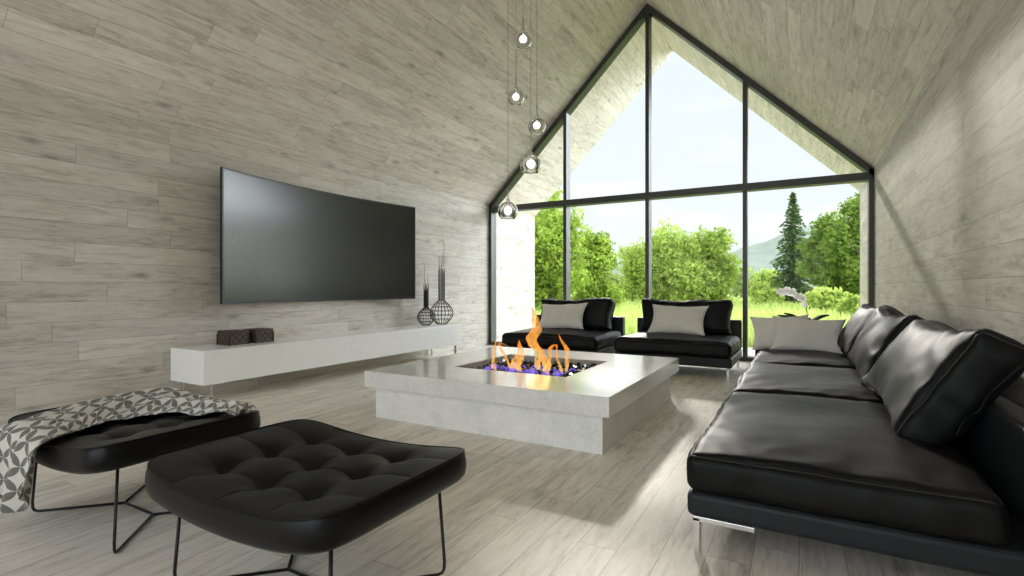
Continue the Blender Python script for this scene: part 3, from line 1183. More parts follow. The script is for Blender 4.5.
def ott_top(x, y):
    """upper surface of the seat in the ottoman's own frame"""
    ex = 1 - min(1, abs(x) / OH[0]) ** 10
    ey = 1 - min(1, abs(y) / OH[1]) ** 10
    z = ott_rim(x) + 0.018 * (1 - (x / OH[0]) ** 4) * (1 - (y / OH[1]) ** 4)
    px, py = 0.255, 0.205
    sx = abs(math.sin(math.pi * x / px)) ** 0.34
    sy = abs(math.sin(math.pi * y / py)) ** 0.34
    fx = 1.0 if abs(x) < 0.36 else max(0.25, 1 - (abs(x) - 0.36) / 0.12)
    fy = 1.0 if abs(y) < 0.28 else max(0.25, 1 - (abs(y) - 0.28) / 0.09)
    # a crease fades out past the last button
    gx = 0.55 if abs(y) > 0.205 else 1.0
    gy = 0.55 if abs(x) > 0.255 else 1.0
    gx = max(0.4, 1.0 - max(0, abs(y) - 0.205) * 4.0)
    gy = max(0.4, 1.0 - max(0, abs(x) - 0.255) * 4.0)
    z -= 0.016 * (1 - sx) * gx * (1 if abs(x) < 0.38 else 0) + 0.016 * (1 - sy) * gy * (1 if abs(y) < 0.31 else 0)
    for bx in BX:
        for by in BY:
            d = math.hypot(x - bx, y - by)
            z -= 0.040 * math.exp(-(d / 0.055) ** 1.25)
    return z


def rr_map(u, v):
    """square to rounded rectangle with slightly bowed sides"""
    k = 9.0
    m = max(abs(u), abs(v))
    if m < 1e-9:
        return 0.0, 0.0
    nrm = (abs(u) ** k + abs(v) ** k) ** (1 / k)
    s = m / nrm
    s = 1 + (s - 1) * m ** 4
    x, y = u * s, v * s
    return OH[0] * x * (1 + 0.018 * (1 - v * v)), OH[1] * y * (1 + 0.022 * (1 - u * u))


def ottoman(loc, label):
    lx, ly = loc
    root = thing('tufted_ottoman', (lx, ly, 0), label, 'ottoman', 'black tufted ottomans')
    nx, ny = 116, 88
    vs_, fs_ = [], []
    for i in range(nx + 1):
        for j in range(ny + 1):
            x, y = rr_map(2 * i / nx - 1, 2 * j / ny - 1)
            m = max(abs(2 * i / nx - 1), abs(2 * j / ny - 1))
            zt = ott_top(x, y)
            if m > 0.93:
                f = ((m - 0.93) / 0.07) ** 2
                zt = zt * (1 - f) + (ott_rim(x) - 0.004) * f
            vs_.append((x + lx, y + ly, zt))
    def gid(i, j):
        return i * (ny + 1) + j
    for i in range(nx):
        for j in range(ny):
            fs_.append((gid(i, j), gid(i + 1, j), gid(i + 1, j + 1), gid(i, j + 1)))
    ring = [gid(i, 0) for i in range(nx)] + [gid(nx, j) for j in range(ny)] + [gid(i, ny) for i in range(nx, 0, -1)] + [gid(0, j) for j in range(ny, 0, -1)]
    prev = ring
    rim_pts = [Vector(vs_[q]) for q in ring]
    levels = [(0.012, 0.004), (0.035, 0.009), (0.065, 0.010), (0.092, 0.004), (0.108, -0.012), (0.114, -0.035), (0.115, -0.09)]
    for dz, out in levels:
        cur = []
        for q in ring:
            x, y, z = vs_[q]
            d = Vector((x - lx, y - ly, 0))
            L_ = d.length
            dn = Vector((d.x / OH[0] ** 2, d.y / OH[1] ** 2, 0)).normalized()
            cur.append(len(vs_))
            vs_.append((x + dn.x * out, y + dn.y * out, z - dz))
        n = len(ring)
        for k in range(n):
            k2 = (k + 1) % n
            fs_.append((prev[k], cur[k], cur[k2], prev[k2]))
        prev = cur
    fs_.append(tuple(prev[::-1]))
    MB().add(vs_, fs_).build('seat', M['tuft'], root)
    for f in (0.985, 0.955):
        pts = []
        for q in rim_pts:
            x, y = (q.x - lx) * f, (q.y - ly) * f
            pts.append((x + lx, y + ly, (ott_rim(x) - 0.003 if f > 0.97 else ott_top(x, y)) + 0.0))
        if f > 0.97:
            pts = [(q.x, q.y, q.z + 0.001) for q in rim_pts]
            MB().tube(pts, 0.0035, 6, closed=True).build('piping', M['tuft'], root)
    for bx in BX:
        for by in BY:
            z = ott_top(bx, by)
            b = MB().lathe([(0.0001, 0.010), (0.006, 0.0095), (0.011, 0.006), (0.013, 0.0)], (lx + bx, ly + by, z - 0.002), 12)
            b.build('button', M['tuft'], root)
    # bent wire legs: each runs down, then along the floor to the joint
    for sx in (-1, 1):
        for sy in (-1, 1):
            top = (lx + sx * 0.415, ly + sy * 0.268, ott_rim(0.415) - 0.110)
            foot = (lx + sx * 0.432, ly + sy * 0.290, 0.012)
            joint = (lx + sx * 0.143, ly, 0.0075)
            f = Vector(foot)
            up = (Vector(top) - f).normalized()
            dn = (Vector(joint) - Vector((foot[0], foot[1], 0.0075))).normalized()
            p2 = Vector((foot[0], foot[1], 0.0075))
            MB().tube([top, p2 + up * 0.05, p2 + up * 0.02 + dn * 0.004, p2 + up * 0.006 + dn * 0.012, p2 + dn * 0.03, p2 + dn * 0.1, joint], 0.0065, 8).build('leg', M['wire'], root)
    MB().tube([(lx - 0.146, ly, 0.0075), (lx + 0.146, ly, 0.0075)], 0.0065, 8).build('stretcher', M['wire'], root)
    return root


ott = ottoman((-1.675, 1.365), 'black tufted leather ottoman on bent wire legs, nearest the camera with nothing on it')
o2 = copy_tree(ott)
o2.location = (-3.00, 1.36, 0)
o2['label'] = 'black tufted leather ottoman behind the nearest one, under the patterned throw'
OTT2 = (-3.00, 1.36)

# ================================================================== patterned throw
def throw_mat():
    m, nt, b = new_mat('petal_pattern_wool')
    uv = nt.nodes.new('ShaderNodeTexCoord').outputs['UV']
    sp = nt.nodes.new('ShaderNodeSeparateXYZ')
    nt.links.new(uv, sp.inputs[0])
    A = 0.078
    u = mnode(nt, 'DIVIDE', mnode(nt, 'ADD', sp.outputs['X'], sp.outputs['Y']), A * 1.41421)
    v = mnode(nt, 'DIVIDE', mnode(nt, 'SUBTRACT', sp.outputs['X'], sp.outputs['Y']), A * 1.41421)
    fu = mnode(nt, 'FRACT', mnode(nt, 'ADD', u, 50.0))
    fv = mnode(nt, 'FRACT', mnode(nt, 'ADD', v, 50.0))
    cnt = None
    for cx in (0.0, 1.0):
        for cy in (0.0, 1.0):
            dx = mnode(nt, 'SUBTRACT', fu, cx)
            dy = mnode(nt, 'SUBTRACT', fv, cy)
            d = mnode(nt, 'SQRT', mnode(nt, 'ADD', mnode(nt, 'MULTIPLY', dx, dx), mnode(nt, 'MULTIPLY', dy, dy)))
            ins = mnode(nt, 'LESS_THAN', d, 0.700)
            cnt = ins if cnt is None else mnode(nt, 'ADD', cnt, ins)
    pet = mnode(nt, 'GREATER_THAN', cnt, 1.5)
    c = ramp(nt, pet, [(0.0, (0.60, 0.58, 0.52)), (1.0, (0.150, 0.145, 0.125))])
    nt.links.new(c, b.inputs['Base Color'])
    b.inputs['Roughness'].default_value = 0.9
    b.inputs['Specular IOR Level'].default_value = 0.15
    b.inputs['Sheen Weight'].default_value = 0.2
    bump(nt, b, noise_tex(nt, objco(nt), 500, 2, 0.6), 0.3, 0.001)
    return m


M['throw'] = throw_mat()
LE = [(-2.53, 1.70), (-2.70, 1.77), (-2.95, 1.79), (-3.2, 1.79), (-3.44, 1.73), (-3.48, 1.46), (-3.42, 1.2), (-3.34, 1.02)]
RE = [(-2.535, 1.56), (-2.68, 1.52), (-2.85, 1.49), (-3.00, 1.42), (-3.05, 1.32), (-3.03, 1.20), (-2.96, 1.10), (-2.90, 1.02)]


def seat_z(x, y):
    lx, ly = x - OTT2[0], y - OTT2[1]
    lx = max(-OH[0], min(OH[0], lx))
    ly = max(-OH[1], min(OH[1], ly))
    return max(ott_top(lx, ly), ott_rim(lx)) + 0.010


NS, NT = 110, 44
le = spline([(a, b_, 0) for a, b_ in LE], 80)
re = spline([(a, b_, 0) for a, b_ in RE], 80)
rows = []
for i in range(80):
    row = []
    for j in range(NT + 1):
        t = j / NT
        p = le[i].lerp(re[i], t)
        s = i / 79
        amp = 0.052 * (1 - 0.35 * s) * max(0.3, math.sin(math.pi * min(1, max(0.0, t)))) ** 0.4
        ph = 2.1 * s + 0.7 * mnoise.noise(Vector((s * 3, 0.3, 0)))
        fold = 0.5 + 0.5 * math.sin(t * 2 * math.pi * 2.4 + ph * 2)
        fold2 = 0.5 + 0.5 * math.sin(t * 2 * math.pi * 5.3 - ph * 3)
        z = seat_z(p.x, p.y) + amp * (0.75 * fold + 0.25 * fold2) + 0.004
        if i < 8:
            z -= amp * 0.6 * (1 - i / 8)
        row.append(Vector((p.x, p.y, z)))
    rows.append(row)
# over the front edge and down
DROP = [(0.0, 0.0), (0.035, 0.010), (0.058, 0.035), (0.068, 0.075), (0.073, 0.12), (0.075, 0.17), (0.077, 0.22), (0.079, 0.27), (0.08, 0.32), (0.08, 0.36)]
last = rows[-1]
drops = spline([(a, b_, 0) for a, b_ in DROP], 34)
for i in range(1, 34):
    s = i / 33
    row = []
    for j in range(NT + 1):
        t = j / NT
        p = last[j]
        ln = 0.76 + 0.24 * math.sin(t * 3.0 + 0.2) + 0.05 * math.sin(t * 11)
        x = p.x + (-0.12 * (1 - t) + 0.02 * t) * s - 0.05 * s * s * t
        out = drops[i].x + 0.028 * s * math.sin(t * 2 * math.pi * 2.4 + 4.2 + s) + 0.012 * s * math.sin(t * 2 * math.pi * 5 + 1)
        row.append(Vector((x, 1.02 - out - 0.03 * min(1, s * 4), p.z - drops[i].y * ln)))
    rows.append(row)
vs_, uvs = [], []
alen = 0.0
wid = [sum((row[j] - row[j - 1]).length for j in range(1, NT + 1)) for row in rows]
wid = [sum(wid[max(0, i - 8):i + 9]) / len(wid[max(0, i - 8):i + 9]) for i in range(len(rows))]
for i, row in enumerate(rows):
    if i:
        alen += (row[NT // 2] - rows[i - 1][NT // 2]).length
    for j, p in enumerate(row):
        vs_.append(p)
        uvs.append(((j / NT - 0.5) * (0.5 * wid[i] + 0.5 * 0.52), alen))
nr = len(rows)
fs_ = [(i * (NT + 1) + j, (i + 1) * (NT + 1) + j, (i + 1) * (NT + 1) + j + 1, i * (NT + 1) + j + 1) for i in range(nr - 1) for j in range(NT)]
tb = MB().add(vs_, fs_).build('throw_blanket', M['throw'], uv=uvs)
sol = tb.modifiers.new('thickness', 'SOLIDIFY')
sol.thickness = 0.005
sol.offset = 1
tag(tb, 'grey and cream petal-patterned throw draped over the left ottoman', 'blanket')

# ================================================================== pendant lights
M['bulb'] = bpy.data.materials.new('lit_bulb')
M['bulb'].use_nodes = True
bb = M['bulb'].node_tree.nodes['Principled BSDF']
bb.inputs['Base Color'].default_value = (1, 1, 1, 1)
bb.inputs['Emission Color'].default_value = (1.0, 0.97, 0.90, 1)
bb.inputs['Emission Strength'].default_value = 1.6
m, nt, b0 = new_mat('clear_glass')
b0.inputs['Transmission Weight'].default_value = 1.0
b0.inputs['Roughness'].default_value = 0.0
b0.inputs['IOR'].default_value = 1.22
M['glass'] = m
M['cord'] = plain('grey_cord', (0.22, 0.22, 0.20), 0.4, 0.5, bump_scale=100, bump_s=0.02)


def pendant(x, y, z, rad, label):
    """z = centre of the globe"""
    ceil = ZA - abs(x - XC) - 0.004
    root = thing('pendant_light', (x, y, ceil), label, 'pendant light', 'glass globe pendants above the fire table')
    MB().lathe([(0.001, 0.0), (0.04, 0.0), (0.04, -0.05 - abs(x - XC)), (0.001, -0.055 - abs(x - XC))][::-1], (x, y, ceil), 20).build('canopy', M['chrome'], root)
    MB().tube([(x, y, ceil - 0.03), (x, y, z + rad + 0.06)], 0.0024, 6).build('cord', M['cord'], root)
    MB().lathe([(0.0005, 0.15), (0.006, 0.15), (0.007, 0.07), (0.019, 0.06), (0.019, 0.0), (0.0005, 0.0)][::-1], (x, y, z + rad * 0.62), 16).build('socket', M['chrome'], root)
    prof = []
    for i in range(22):
        a = R(10) + (R(135) - R(10)) * i / 21
        prof.append((rad * math.sin(a), rad * math.cos(a)))
    ri = rad - 0.004
    for i in range(22):
        a = R(135) - (R(135) - R(10)) * i / 21
        prof.append((ri * math.sin(a), ri * math.cos(a)))
    prof.append(prof[0])
    MB().lathe(prof, (x, y, z), 32).build('globe', M['glass'], root)
    rb = rad * 0.42
    pr = [(max(0.0004, rb * math.sin(math.pi * i / 14)), rb * math.cos(math.pi * i / 14)) for i in range(15)]
    MB().lathe(pr[::-1], (x, y, z + rad * 0.12), 20).build('bulb', M['bulb'], root)


pendant(-2.305, 4.29, 3.51, 0.088, 'highest glass pendant light above the fire table')
pendant(-2.395, 4.31, 2.985, 0.080, 'second highest pendant light, just left of the third')
pendant(-2.225, 4.42, 2.715, 0.085, 'middle pendant light of the five, third from the top')
pendant(-2.275, 4.39, 2.34, 0.102, 'second lowest glass pendant light above the fire table')
pendant(-2.455, 4.26, 1.888, 0.096, 'lowest glass pendant light, above the fire pit')

# ================================================================== orchid behind the long sofa
OR = thing('potted_orchid', (0.04, 7.75, 0), 'white flowering orchid behind the pillows at the far end of the long sofa', 'plant')
M['pot'] = plain('white_pot', (0.7, 0.7, 0.68), 0.35, var=0.04)
M['leaf'] = plain('dark_green_leaf', (0.016, 0.040, 0.014), 0.65, bump_scale=30, bump_s=0.2, var=0.3)
M['petal'] = leaf_mat('white_petal', (0.96, 0.95, 0.95), (0.98, 0.98, 0.97), 0.72)
M['stem'] = plain('green_stem', (0.10, 0.14, 0.05), 0.5, var=0.2)
ox, oy = 0.04, 7.75
MB().lathe([(0.001, 0.0), (0.12, 0.0), (0.15, 0.6), (0.16, 0.66), (0.145, 0.66), (0.14, 0.62), (0.001, 0.62)], (ox, oy, 0), 28).build('pot', M['pot'], OR)
st = spline([(ox, oy, 0.62), (ox + 0.02, oy, 0.85), (ox - 0.03, oy, 1.02), (ox - 0.15, oy - 0.02, 1.12), (ox - 0.31, oy - 0.03, 1.15)], 40)
MB().tube(st, 0.005, 6).build('stem', M['stem'], OR)
for ang, ln, lift in ((2.9, 0.34, 0.16), (0.2, 0.28, 0.18), (1.5, 0.22, 0.12), (4.4, 0.24, 0.12), (3.5, 0.26, 0.2)):
    vs_, fs_ = [], []
    n = 10
    for i in range(n + 1):
        t = i / n
        w = 0.058 * math.sin(math.pi * (0.12 + 0.86 * t)) ** 0.7
        cx_, cy_ = ox + math.cos(ang) * ln * t, oy + math.sin(ang) * ln * t
        z = 0.64 + lift * (1.25 * t - 0.35 * t * t)
        px_, py_ = -math.sin(ang) * w, math.cos(ang) * w
        vs_ += [(cx_ + px_, cy_ + py_, z + w * 0.8), (cx_, cy_, z), (cx_ - px_, cy_ - py_, z + w * 0.8)]
    for i in range(n):
        for k in range(2):
            fs_.append((3 * i + k, 3 * i + k + 1, 3 * i + 4 + k, 3 * i + 3 + k))
    lf = MB().add(vs_, fs_).build('leaf', M['leaf'], OR)
    sm = lf.modifiers.new('thickness', 'SOLIDIFY')
    sm.thickness = 0.004
orng = random.Random(3)
for i, t in enumerate((0.40, 0.46, 0.52, 0.57, 0.62, 0.65, 0.68, 0.71, 0.74, 0.77, 0.80, 0.83, 0.86, 0.89, 0.92, 0.95, 0.99)):
    p = st[int(t * 39)]
    c = Vector((p.x + orng.uniform(-.02, .02), p.y - 0.03, p.z + orng.uniform(-0.06, 0.03)))
    vs_, fs_ = [], []
    face = Vector((0.1 + orng.uniform(-.3, .3), -1, orng.uniform(-.3, .2))).normalized()
    a = face.orthogonal().normalized()
    b_ = face.cross(a)
    for k in range(5):
        th = 2 * math.pi * k / 5 + orng.uniform(-.15, .15)
        dr = a * math.cos(th) + b_ * math.sin(th)
        pr = a * -math.sin(th) + b_ * math.cos(th)
        L_ = 0.040
        base = len(vs_)
        for q in range(6):
            s = q / 5
            w = 0.021 * math.sin(math.pi * (0.08 + 0.88 * s)) ** 0.6
            for e_ in (-1, 0, 1):
                vs_.append(c + dr * L_ * s + pr * w * e_ + face * (0.006 * math.sin(s * 3) - 0.003 * abs(e_)))
        for q in range(5):
            for e_ in range(2):
                fs_.append((base + 3 * q + e_, base + 3 * q + e_ + 1, base + 3 * q + e_ + 4, base + 3 * q + e_ + 3))
    MB().add(vs_, fs_).build('flower', M['petal'], OR)

# ================================================================== outdoors
def ground_mat():
    m, nt, b = new_mat('meadow_ground')
    geo = nt.nodes.new('ShaderNodeNewGeometry')
    f1 = noise_tex(nt, geo.outputs['Position'], 0.35, 6, 0.65)
    f2 = noise_tex(nt, geo.outputs['Position'], 3.0, 4, 0.6)
    f = mnode(nt, 'ADD', mnode(nt, 'MULTIPLY', f1, 0.6), mnode(nt, 'MULTIPLY', f2, 0.4))
    c = ramp(nt, f, [(0.32, (0.27, 0.34, 0.11)), (0.5, (0.42, 0.50, 0.20)), (0.68, (0.57, 0.62, 0.31))])
    nt.links.new(c, b.inputs['Base Color'])
    b.inputs['Roughness'].default_value = 0.9
    b.inputs['Specular IOR Level'].default_value = 0.1
    return m


M['meadow'] = ground_mat()
n = 60
vs_, fs_ = [], []
gx = np.concatenate([np.linspace(-900, -90, 12), np.linspace(-80, 60, 36), np.linspace(70, 900, 12)])
gy = np.concatenate([np.linspace(-300, -20, 8), np.linspace(-10, YO, 6), np.linspace(YO + 1, 70, 40), np.linspace(80, 1100, 14)])


def gz(x, y):
    return -0.22 + (0.25 * mnoise.noise(Vector((x * 0.08, y * 0.08, 0))) if y > YO + 3 else 0) * min(1, (y - YO - 3) / 10 if y > YO + 3 else 0)


for y in gy:
    for x in gx:
        vs_.append((x, y, gz(x, y)))
w_ = len(gx)
for j in range(len(gy) - 1):
    for i in range(w_ - 1):
        fs_.append((j * w_ + i, j * w_ + i + 1, (j + 1) * w_ + i + 1, (j + 1) * w_ + i))
setting('ground', MB().add(vs_, fs_), M['meadow'])
M['bounce_yard'] = plain('pale_gravel', (0.56, 0.54, 0.50), 0.9, spec=0.1, var=0.12, var_scale=12, bump_scale=60, bump_s=0.4)
bounce_yard = MB().box(-40, 40, -60, YB - TH - 0.01, -0.3, -0.12)  # unseen pale ground added to bounce neutral light onto the ceiling
setting('bounce_yard', bounce_yard, M['bounce_yard'])
mb = MB()
zz = (-0.3, -0.14)
mb.prism([(2.6, YO + 0.95), (60, YO + 0.95), (60, 16.5), (3.8, 16.5)], lambda p: (p[0], p[1], zz[0]), lambda p: (p[0], p[1], zz[1]))
mb.prism([(-60, YO + 0.95), (-8.9, YO + 0.95), (-45, 70), (-60, 70)], lambda p: (p[0], p[1], zz[0]), lambda p: (p[0], p[1], zz[1]))
setting('bounce_driveway', mb, M['bounce_yard'])  # unseen gravel added on both sides to bounce neutral light indoors
setting('terrace', MB().box(XL - 6, XR + 6, YO + 0.01, YO + 0.9, -0.3, -0.10), M['bounce_yard'])

# tall meadow grass
M['grass'] = leaf_mat('meadow_grass', (0.38, 0.47, 0.12), (0.63, 0.70, 0.25), 0.5)
g = np.random.default_rng(11)
NG = 42000
t = g.random(NG)
dist = 12.2 + 40 * t ** 1.25
lat = g.uniform(-0.62, 0.62, NG)
yaw = R(29.5 - 13)
gxp = -math.sin(yaw) * dist + math.cos(yaw) * lat * dist
gyp = math.cos(yaw) * dist + math.sin(yaw) * lat * dist
keep = gyp > YO + 0.4
gxp, gyp, dist = gxp[keep], gyp[keep], dist[keep]
ng = len(gxp)
hgt = g.uniform(0.18, 0.50, ng) * (0.75 + 0.012 * dist)
ang = g.uniform(0, 6.283, ng)
wd = 0.011 + 0.0011 * dist
bend = g.uniform(-0.3, 0.3, (ng, 2)) * hgt[:, None]
zb = np.array([gz(a, b_) for a, b_ in zip(gxp, gyp)])
V = np.zeros((ng, 5, 3))
cx, sx = np.cos(ang) * wd, np.sin(ang) * wd
V[:, 0] = np.stack([gxp - cx, gyp - sx, zb], 1)
V[:, 1] = np.stack([gxp + cx, gyp + sx, zb], 1)
V[:, 2] = np.stack([gxp + cx * .7 + bend[:, 0] * .4, gyp + sx * .7 + bend[:, 1] * .4, zb + hgt * .6], 1)
V[:, 3] = np.stack([gxp - cx * .7 + bend[:, 0] * .4, gyp - sx * .7 + bend[:, 1] * .4, zb + hgt * .6], 1)
V[:, 4] = np.stack([gxp + bend[:, 0], gyp + bend[:, 1], zb + hgt], 1)
F = []
for i in range(ng):
    q = 5 * i
    F.append((q, q + 1, q + 2, q + 3))
    F.append((q + 3, q + 2, q + 4))
mg = MB()
mg.v = V.reshape(-1, 3).tolist()
mg.f = F
mg.s = [False] * len(F)
tag(mg.build('meadow_grass', M['grass'], origin=(0, 0, 0)), 'tall bright green meadow grass outside the window', 'grass', kind='stuff')

# trees
M['bark'] = plain('bark', (0.10, 0.085, 0.065), 0.9, var=0.3, var_scale=6, bump_scale=20, bump_s=0.5)
M['leaf_a'] = leaf_mat('bright_leaves', (0.15, 0.24, 0.040), (0.56, 0.68, 0.13))
M['leaf_b'] = leaf_mat('lime_leaves', (0.23, 0.33, 0.065), (0.62, 0.72, 0.18))
M['leaf_c'] = leaf_mat('mid_green_leaves', (0.085, 0.155, 0.032), (0.38, 0.50, 0.10))
M['leaf_d'] = leaf_mat('pale_shrub_leaves', (0.22, 0.29, 0.08), (0.44, 0.51, 0.18))
M['needles'] = leaf_mat('spruce_needles', (0.030, 0.062, 0.022), (0.15, 0.22, 0.07), 0.35)


def leaf_cloud(blobs, n, size, seed):
    g = np.random.default_rng(seed)
    vol = np.array([b[3] * b[4] * b[5] for b in blobs]) ** 0.7
    pick = g.choice(len(blobs), n, p=vol / vol.sum())
    B = np.array(blobs)[pick]
    d = g.normal(size=(n, 3))
    d /= np.linalg.norm(d, axis=1)[:, None]
    rad = g.random(n) ** 0.28
    # lumpy surface
    lump = 1 + 0.22 * np.sin(d[:, 0] * 7 + B[:, 0] * 3) * np.sin(d[:, 1] * 6 + B[:, 1]) + 0.18 * np.sin(d[:, 2] * 9 + d[:, 0] * 4 + B[:, 2])
    P = B[:, :3] + d * B[:, 3:6] * (rad * lump)[:, None]
    nr = d + g.normal(size=(n, 3)) * 0.8
    nr /= np.linalg.norm(nr, axis=1)[:, None]
    up = g.normal(size=(n, 3))
    a = np.cross(nr, up)
    a /= np.linalg.norm(a, axis=1)[:, None] + 1e-9
    b = np.cross(nr, a)
    s = size * g.uniform(0.55, 1.25, n)[:, None]
    V = np.stack([P - a * s, P - b * s * .5 - nr * s * .15, P + a * s, P + b * s * .5 - nr * s * .15], 1)
    mbx = MB()
    mbx.v = V.reshape(-1, 3).tolist()
    mbx.f = [(4 * i, 4 * i + 1, 4 * i + 2) for i in range(n)] + [(4 * i, 4 * i + 2, 4 * i + 3) for i in range(n)]
    mbx.s = [False] * (2 * n)
    return mbx


def tree(x, y, height, width, n, leaf, mat, seed, label, name='leafy_tree', group=None, base=0.12, cat='tree'):
    z0 = gz(x, y)
    root = thing(name, (x, y, z0), label, cat, group)
    g = np.random.default_rng(seed)
    tr = MB()
    th = height * 0.7
    tr.tube([(x, y, z0 - 0.1), (x + 0.05, y, z0 + th * 0.4), (x - 0.04, y, z0 + th)], [height * 0.022, height * 0.016, height * 0.004], 8)
    for k in range(6):
        a = g.uniform(0, 6.28)
        h0 = z0 + th * g.uniform(0.25, 0.75)
        tr.tube([(x, y, h0), (x + math.cos(a) * width * 0.2, y + math.sin(a) * width * 0.2, h0 + height * 0.12),
                 (x + math.cos(a) * width * 0.36, y + math.sin(a) * width * 0.36, h0 + height * 0.2)], [height * 0.010, height * 0.006, height * 0.002], 6)
    tr.build('trunk', M['bark'], root)
    blobs = []
    hw = width / 2
    for k in range(22):
        a = g.uniform(0, 6.28)
        f = (k + g.random()) / 22
        hz = base + (0.92 - base) * f
        prof = math.sin(math.pi * min(0.98, 0.32 + 0.60 * f)) ** 0.7
        rr = hw * prof * g.uniform(0.35, 0.72)
        s = width * g.uniform(0.15, 0.25)
        blobs.append((x + math.cos(a) * rr, y + math.sin(a) * rr, z0 + hz * height, s, s, s * g.uniform(0.75, 1.0)))
    blobs.append((x, y, z0 + height * 0.55, hw * 0.6, hw * 0.6, height * 0.3))
    leaf_cloud(blobs, n, leaf, seed + 1).build('foliage', mat, root)
    return root


def spruce(x, y, height, rad, seed, label):
    z0 = gz(x, y)
    root = thing('spruce_tree', (x, y, z0), label, 'tree')
    g = np.random.default_rng(seed)
    MB().tube([(x, y, z0 - 0.1), (x, y, z0 + height * 0.97)], [height * 0.016, 0.01], 8).build('trunk', M['bark'], root)
    P, D = [], []
    lv = 46
    for i in range(lv):
        f = i / (lv - 1)
        r = rad * (1 - f) ** 0.85 * g.uniform(0.8, 1.12) + 0.06
        h = z0 + height * (0.06 + 0.93 * f)
        for k in range(int(7 + 9 * (1 - f))):
            a = g.uniform(0, 6.28)
            m = int(5 + 12 * (1 - f))
            rb = r * g.uniform(0.75, 1.1)
            for q in range(m):
                t = (q + g.random()) / m
                P.append((x + math.cos(a) * rb * t + g.normal() * .05, y + math.sin(a) * rb * t + g.normal() * .05, h - rb * 0.35 * t * t + 0.05 * t + g.normal() * .04))
                D.append((math.cos(a), math.sin(a), -0.35))
    P, D = np.array(P), np.array(D)
    n = len(P)
    D += g.normal(size=(n, 3)) * 0.45
    D /= np.linalg.norm(D, axis=1)[:, None]
    sd = np.cross(D, g.normal(size=(n, 3)))
    sd /= np.linalg.norm(sd, axis=1)[:, None]
    s = g.uniform(0.12, 0.24, n)[:, None]
    V = np.stack([P - D * s, P - sd * s * .35, P + D * s, P + sd * s * .35], 1)
    b = MB()
    b.v = V.reshape(-1, 3).tolist()
    b.f = [(4 * i, 4 * i + 1, 4 * i + 2, 4 * i + 3) for i in range(n)]
    b.s = [False] * n
    b.build('needles', M['needles'], root)


def pos(u, dep):
    """ground position seen at a bearing given as an image column, at a distance"""
    a = (u - 512) / 512
    s, c = math.sin(R(29.5)), math.cos(R(29.5))
    return dep * (-s + a * c), dep * (c + a * s)


TREES = [
    # bearing, distance, height, width, leaves, leaf size, material, label
    (552, 27, 5.3, 4.8, 12000, 0.14, 'leaf_a', 'bright green leafy tree beside the left edge of the window view'),
    (541, 34, 8.6, 4.4, 6000, 0.17, 'leaf_b', 'pale wispy taller tree peeking out behind the leftmost leafy tree'),
    (592, 30, 4.7, 3.4, 9000, 0.14, 'leaf_a', 'smaller leafy tree just right of the leftmost tree, before the gap'),
    (643, 43, 5.2, 5.0, 7500, 0.18, 'leaf_b', 'rounded lime tree at the left of the middle clump, partly behind the central mullion'),
    (674, 41, 5.7, 6.4, 12000, 0.18, 'leaf_b', 'broad bright lime tree in the centre of the middle clump'),
    (709, 41, 6.2, 4.6, 9000, 0.18, 'leaf_a', 'tallest tree at the right of the middle clump'),
    (823, 36, 6.6, 4.2, 9000, 0.17, 'leaf_c', 'darker green leafy tree right of the spruce'),
    (862, 33, 8.0, 4.8, 9000, 0.17, 'leaf_c', 'large green tree at the right edge of the window view'),
]
for i, (u, dp, h, w, nl, ls, mt, lab) in enumerate(TREES):
    x, y = pos(u, dp)
    tree(x, y, h, w, nl, ls, M[mt], 100 + i * 7, lab, base=0.06, group='trees across the meadow')
x, y = pos(793, 40)
spruce(x, y, 8.8, 2.2, 77, 'dark pointed spruce tree standing in the meadow right of the third mullion')
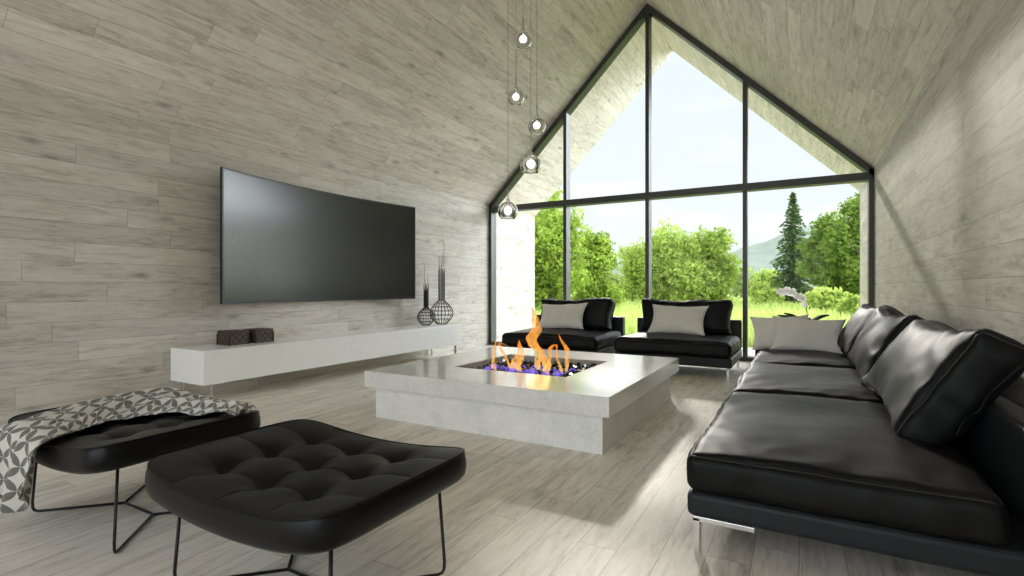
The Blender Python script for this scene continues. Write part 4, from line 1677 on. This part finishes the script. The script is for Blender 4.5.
SHRUBS = [
    (612, 52, 2.6, 4.0, 'leaf_d', 'pale shrub in the gap between the left trees and the middle clump'),
    (745, 55, 3.4, 5.0, 'leaf_d', 'pale shrub right of the middle clump of trees'),
    (768, 50, 3.2, 4.0, 'leaf_b', 'lime shrub just left of the dark spruce'),
    (766, 36, 1.7, 2.2, 'leaf_b', 'low bright bush in front of the shrubs left of the spruce'),
    (826, 27, 1.0, 2.6, 'leaf_b', 'low lime bush in front of the darker tree right of the spruce'),
    (853, 21, 0.9, 1.3, 'leaf_b', 'low lime bush at the right edge of the window view'),
]
for i, (u, dp, h, w, mt, lab) in enumerate(SHRUBS):
    x, y = pos(u, dp)
    tree(x, y, h, w, 3500, 0.17, M[mt], 300 + i * 5, lab, 'shrub', 'shrubs across the meadow', 0.15, 'shrub')

# unseen hedge added in place of trees for the television's green reflection
hg = np.random.default_rng(4)
blobs = []
for k in range(40):
    f = (k + 0.5) / 40
    blobs.append((5.4 + 12.5 * f, 23.5 - 4.5 * f, 1.2 + 1.5 * (k % 3) + hg.uniform(-.2, .2), 0.8, 1.0, 1.0))
hd = leaf_cloud(blobs, 9000, 0.16, 61).build('reflection_hedge', M['leaf_a'])
tag(hd, 'tall green hedge added out of view to the right, standing in for trees reflected in the television', 'hedge', kind='stuff')

# far hills
M['hill'] = plain('haze_paled_hill', (0.225, 0.255, 0.205), 1.0, spec=0.0, var=0.18, var_scale=0.06)  # distance haze put into the forest colour as a paler green-grey


def hill(name, u0, u1, dep, prof, label):
    vs_, fs_ = [], []
    n, m = 80, 10
    for i in range(n + 1):
        t = i / n
        u = u0 + (u1 - u0) * t
        k = t * (len(prof) - 1)
        j = min(int(k), len(prof) - 2)
        f = k - j
        f = f * f * (3 - 2 * f)
        h = prof[j] * (1 - f) + prof[j + 1] * f
        h *= 1 + 0.05 * mnoise.noise(Vector((t * 22, 0, 0)))
        for q in range(m + 1):
            s = q / m
            x, y = pos(u, dep * (1 + 0.35 * (s - 0.5) * 2))
            z = h * math.sin(math.pi * s) ** 1.2 + (mnoise.noise(Vector((t * 30, s * 8, 0))) * 3 if 0 < s < 1 else -1)
            vs_.append((x, y, z))
    for i in range(n):
        for q in range(m):
            a = i * (m + 1) + q
            fs_.append((a, a + m + 1, a + m + 2, a + 1))
    o = MB().add(vs_, fs_).build(name, M['hill'])
    tag(o, kind='structure')


hill('hill', 560, 960, 700, [20, 34, 38, 30, 46, 62, 86, 92, 106, 112, 100], '')
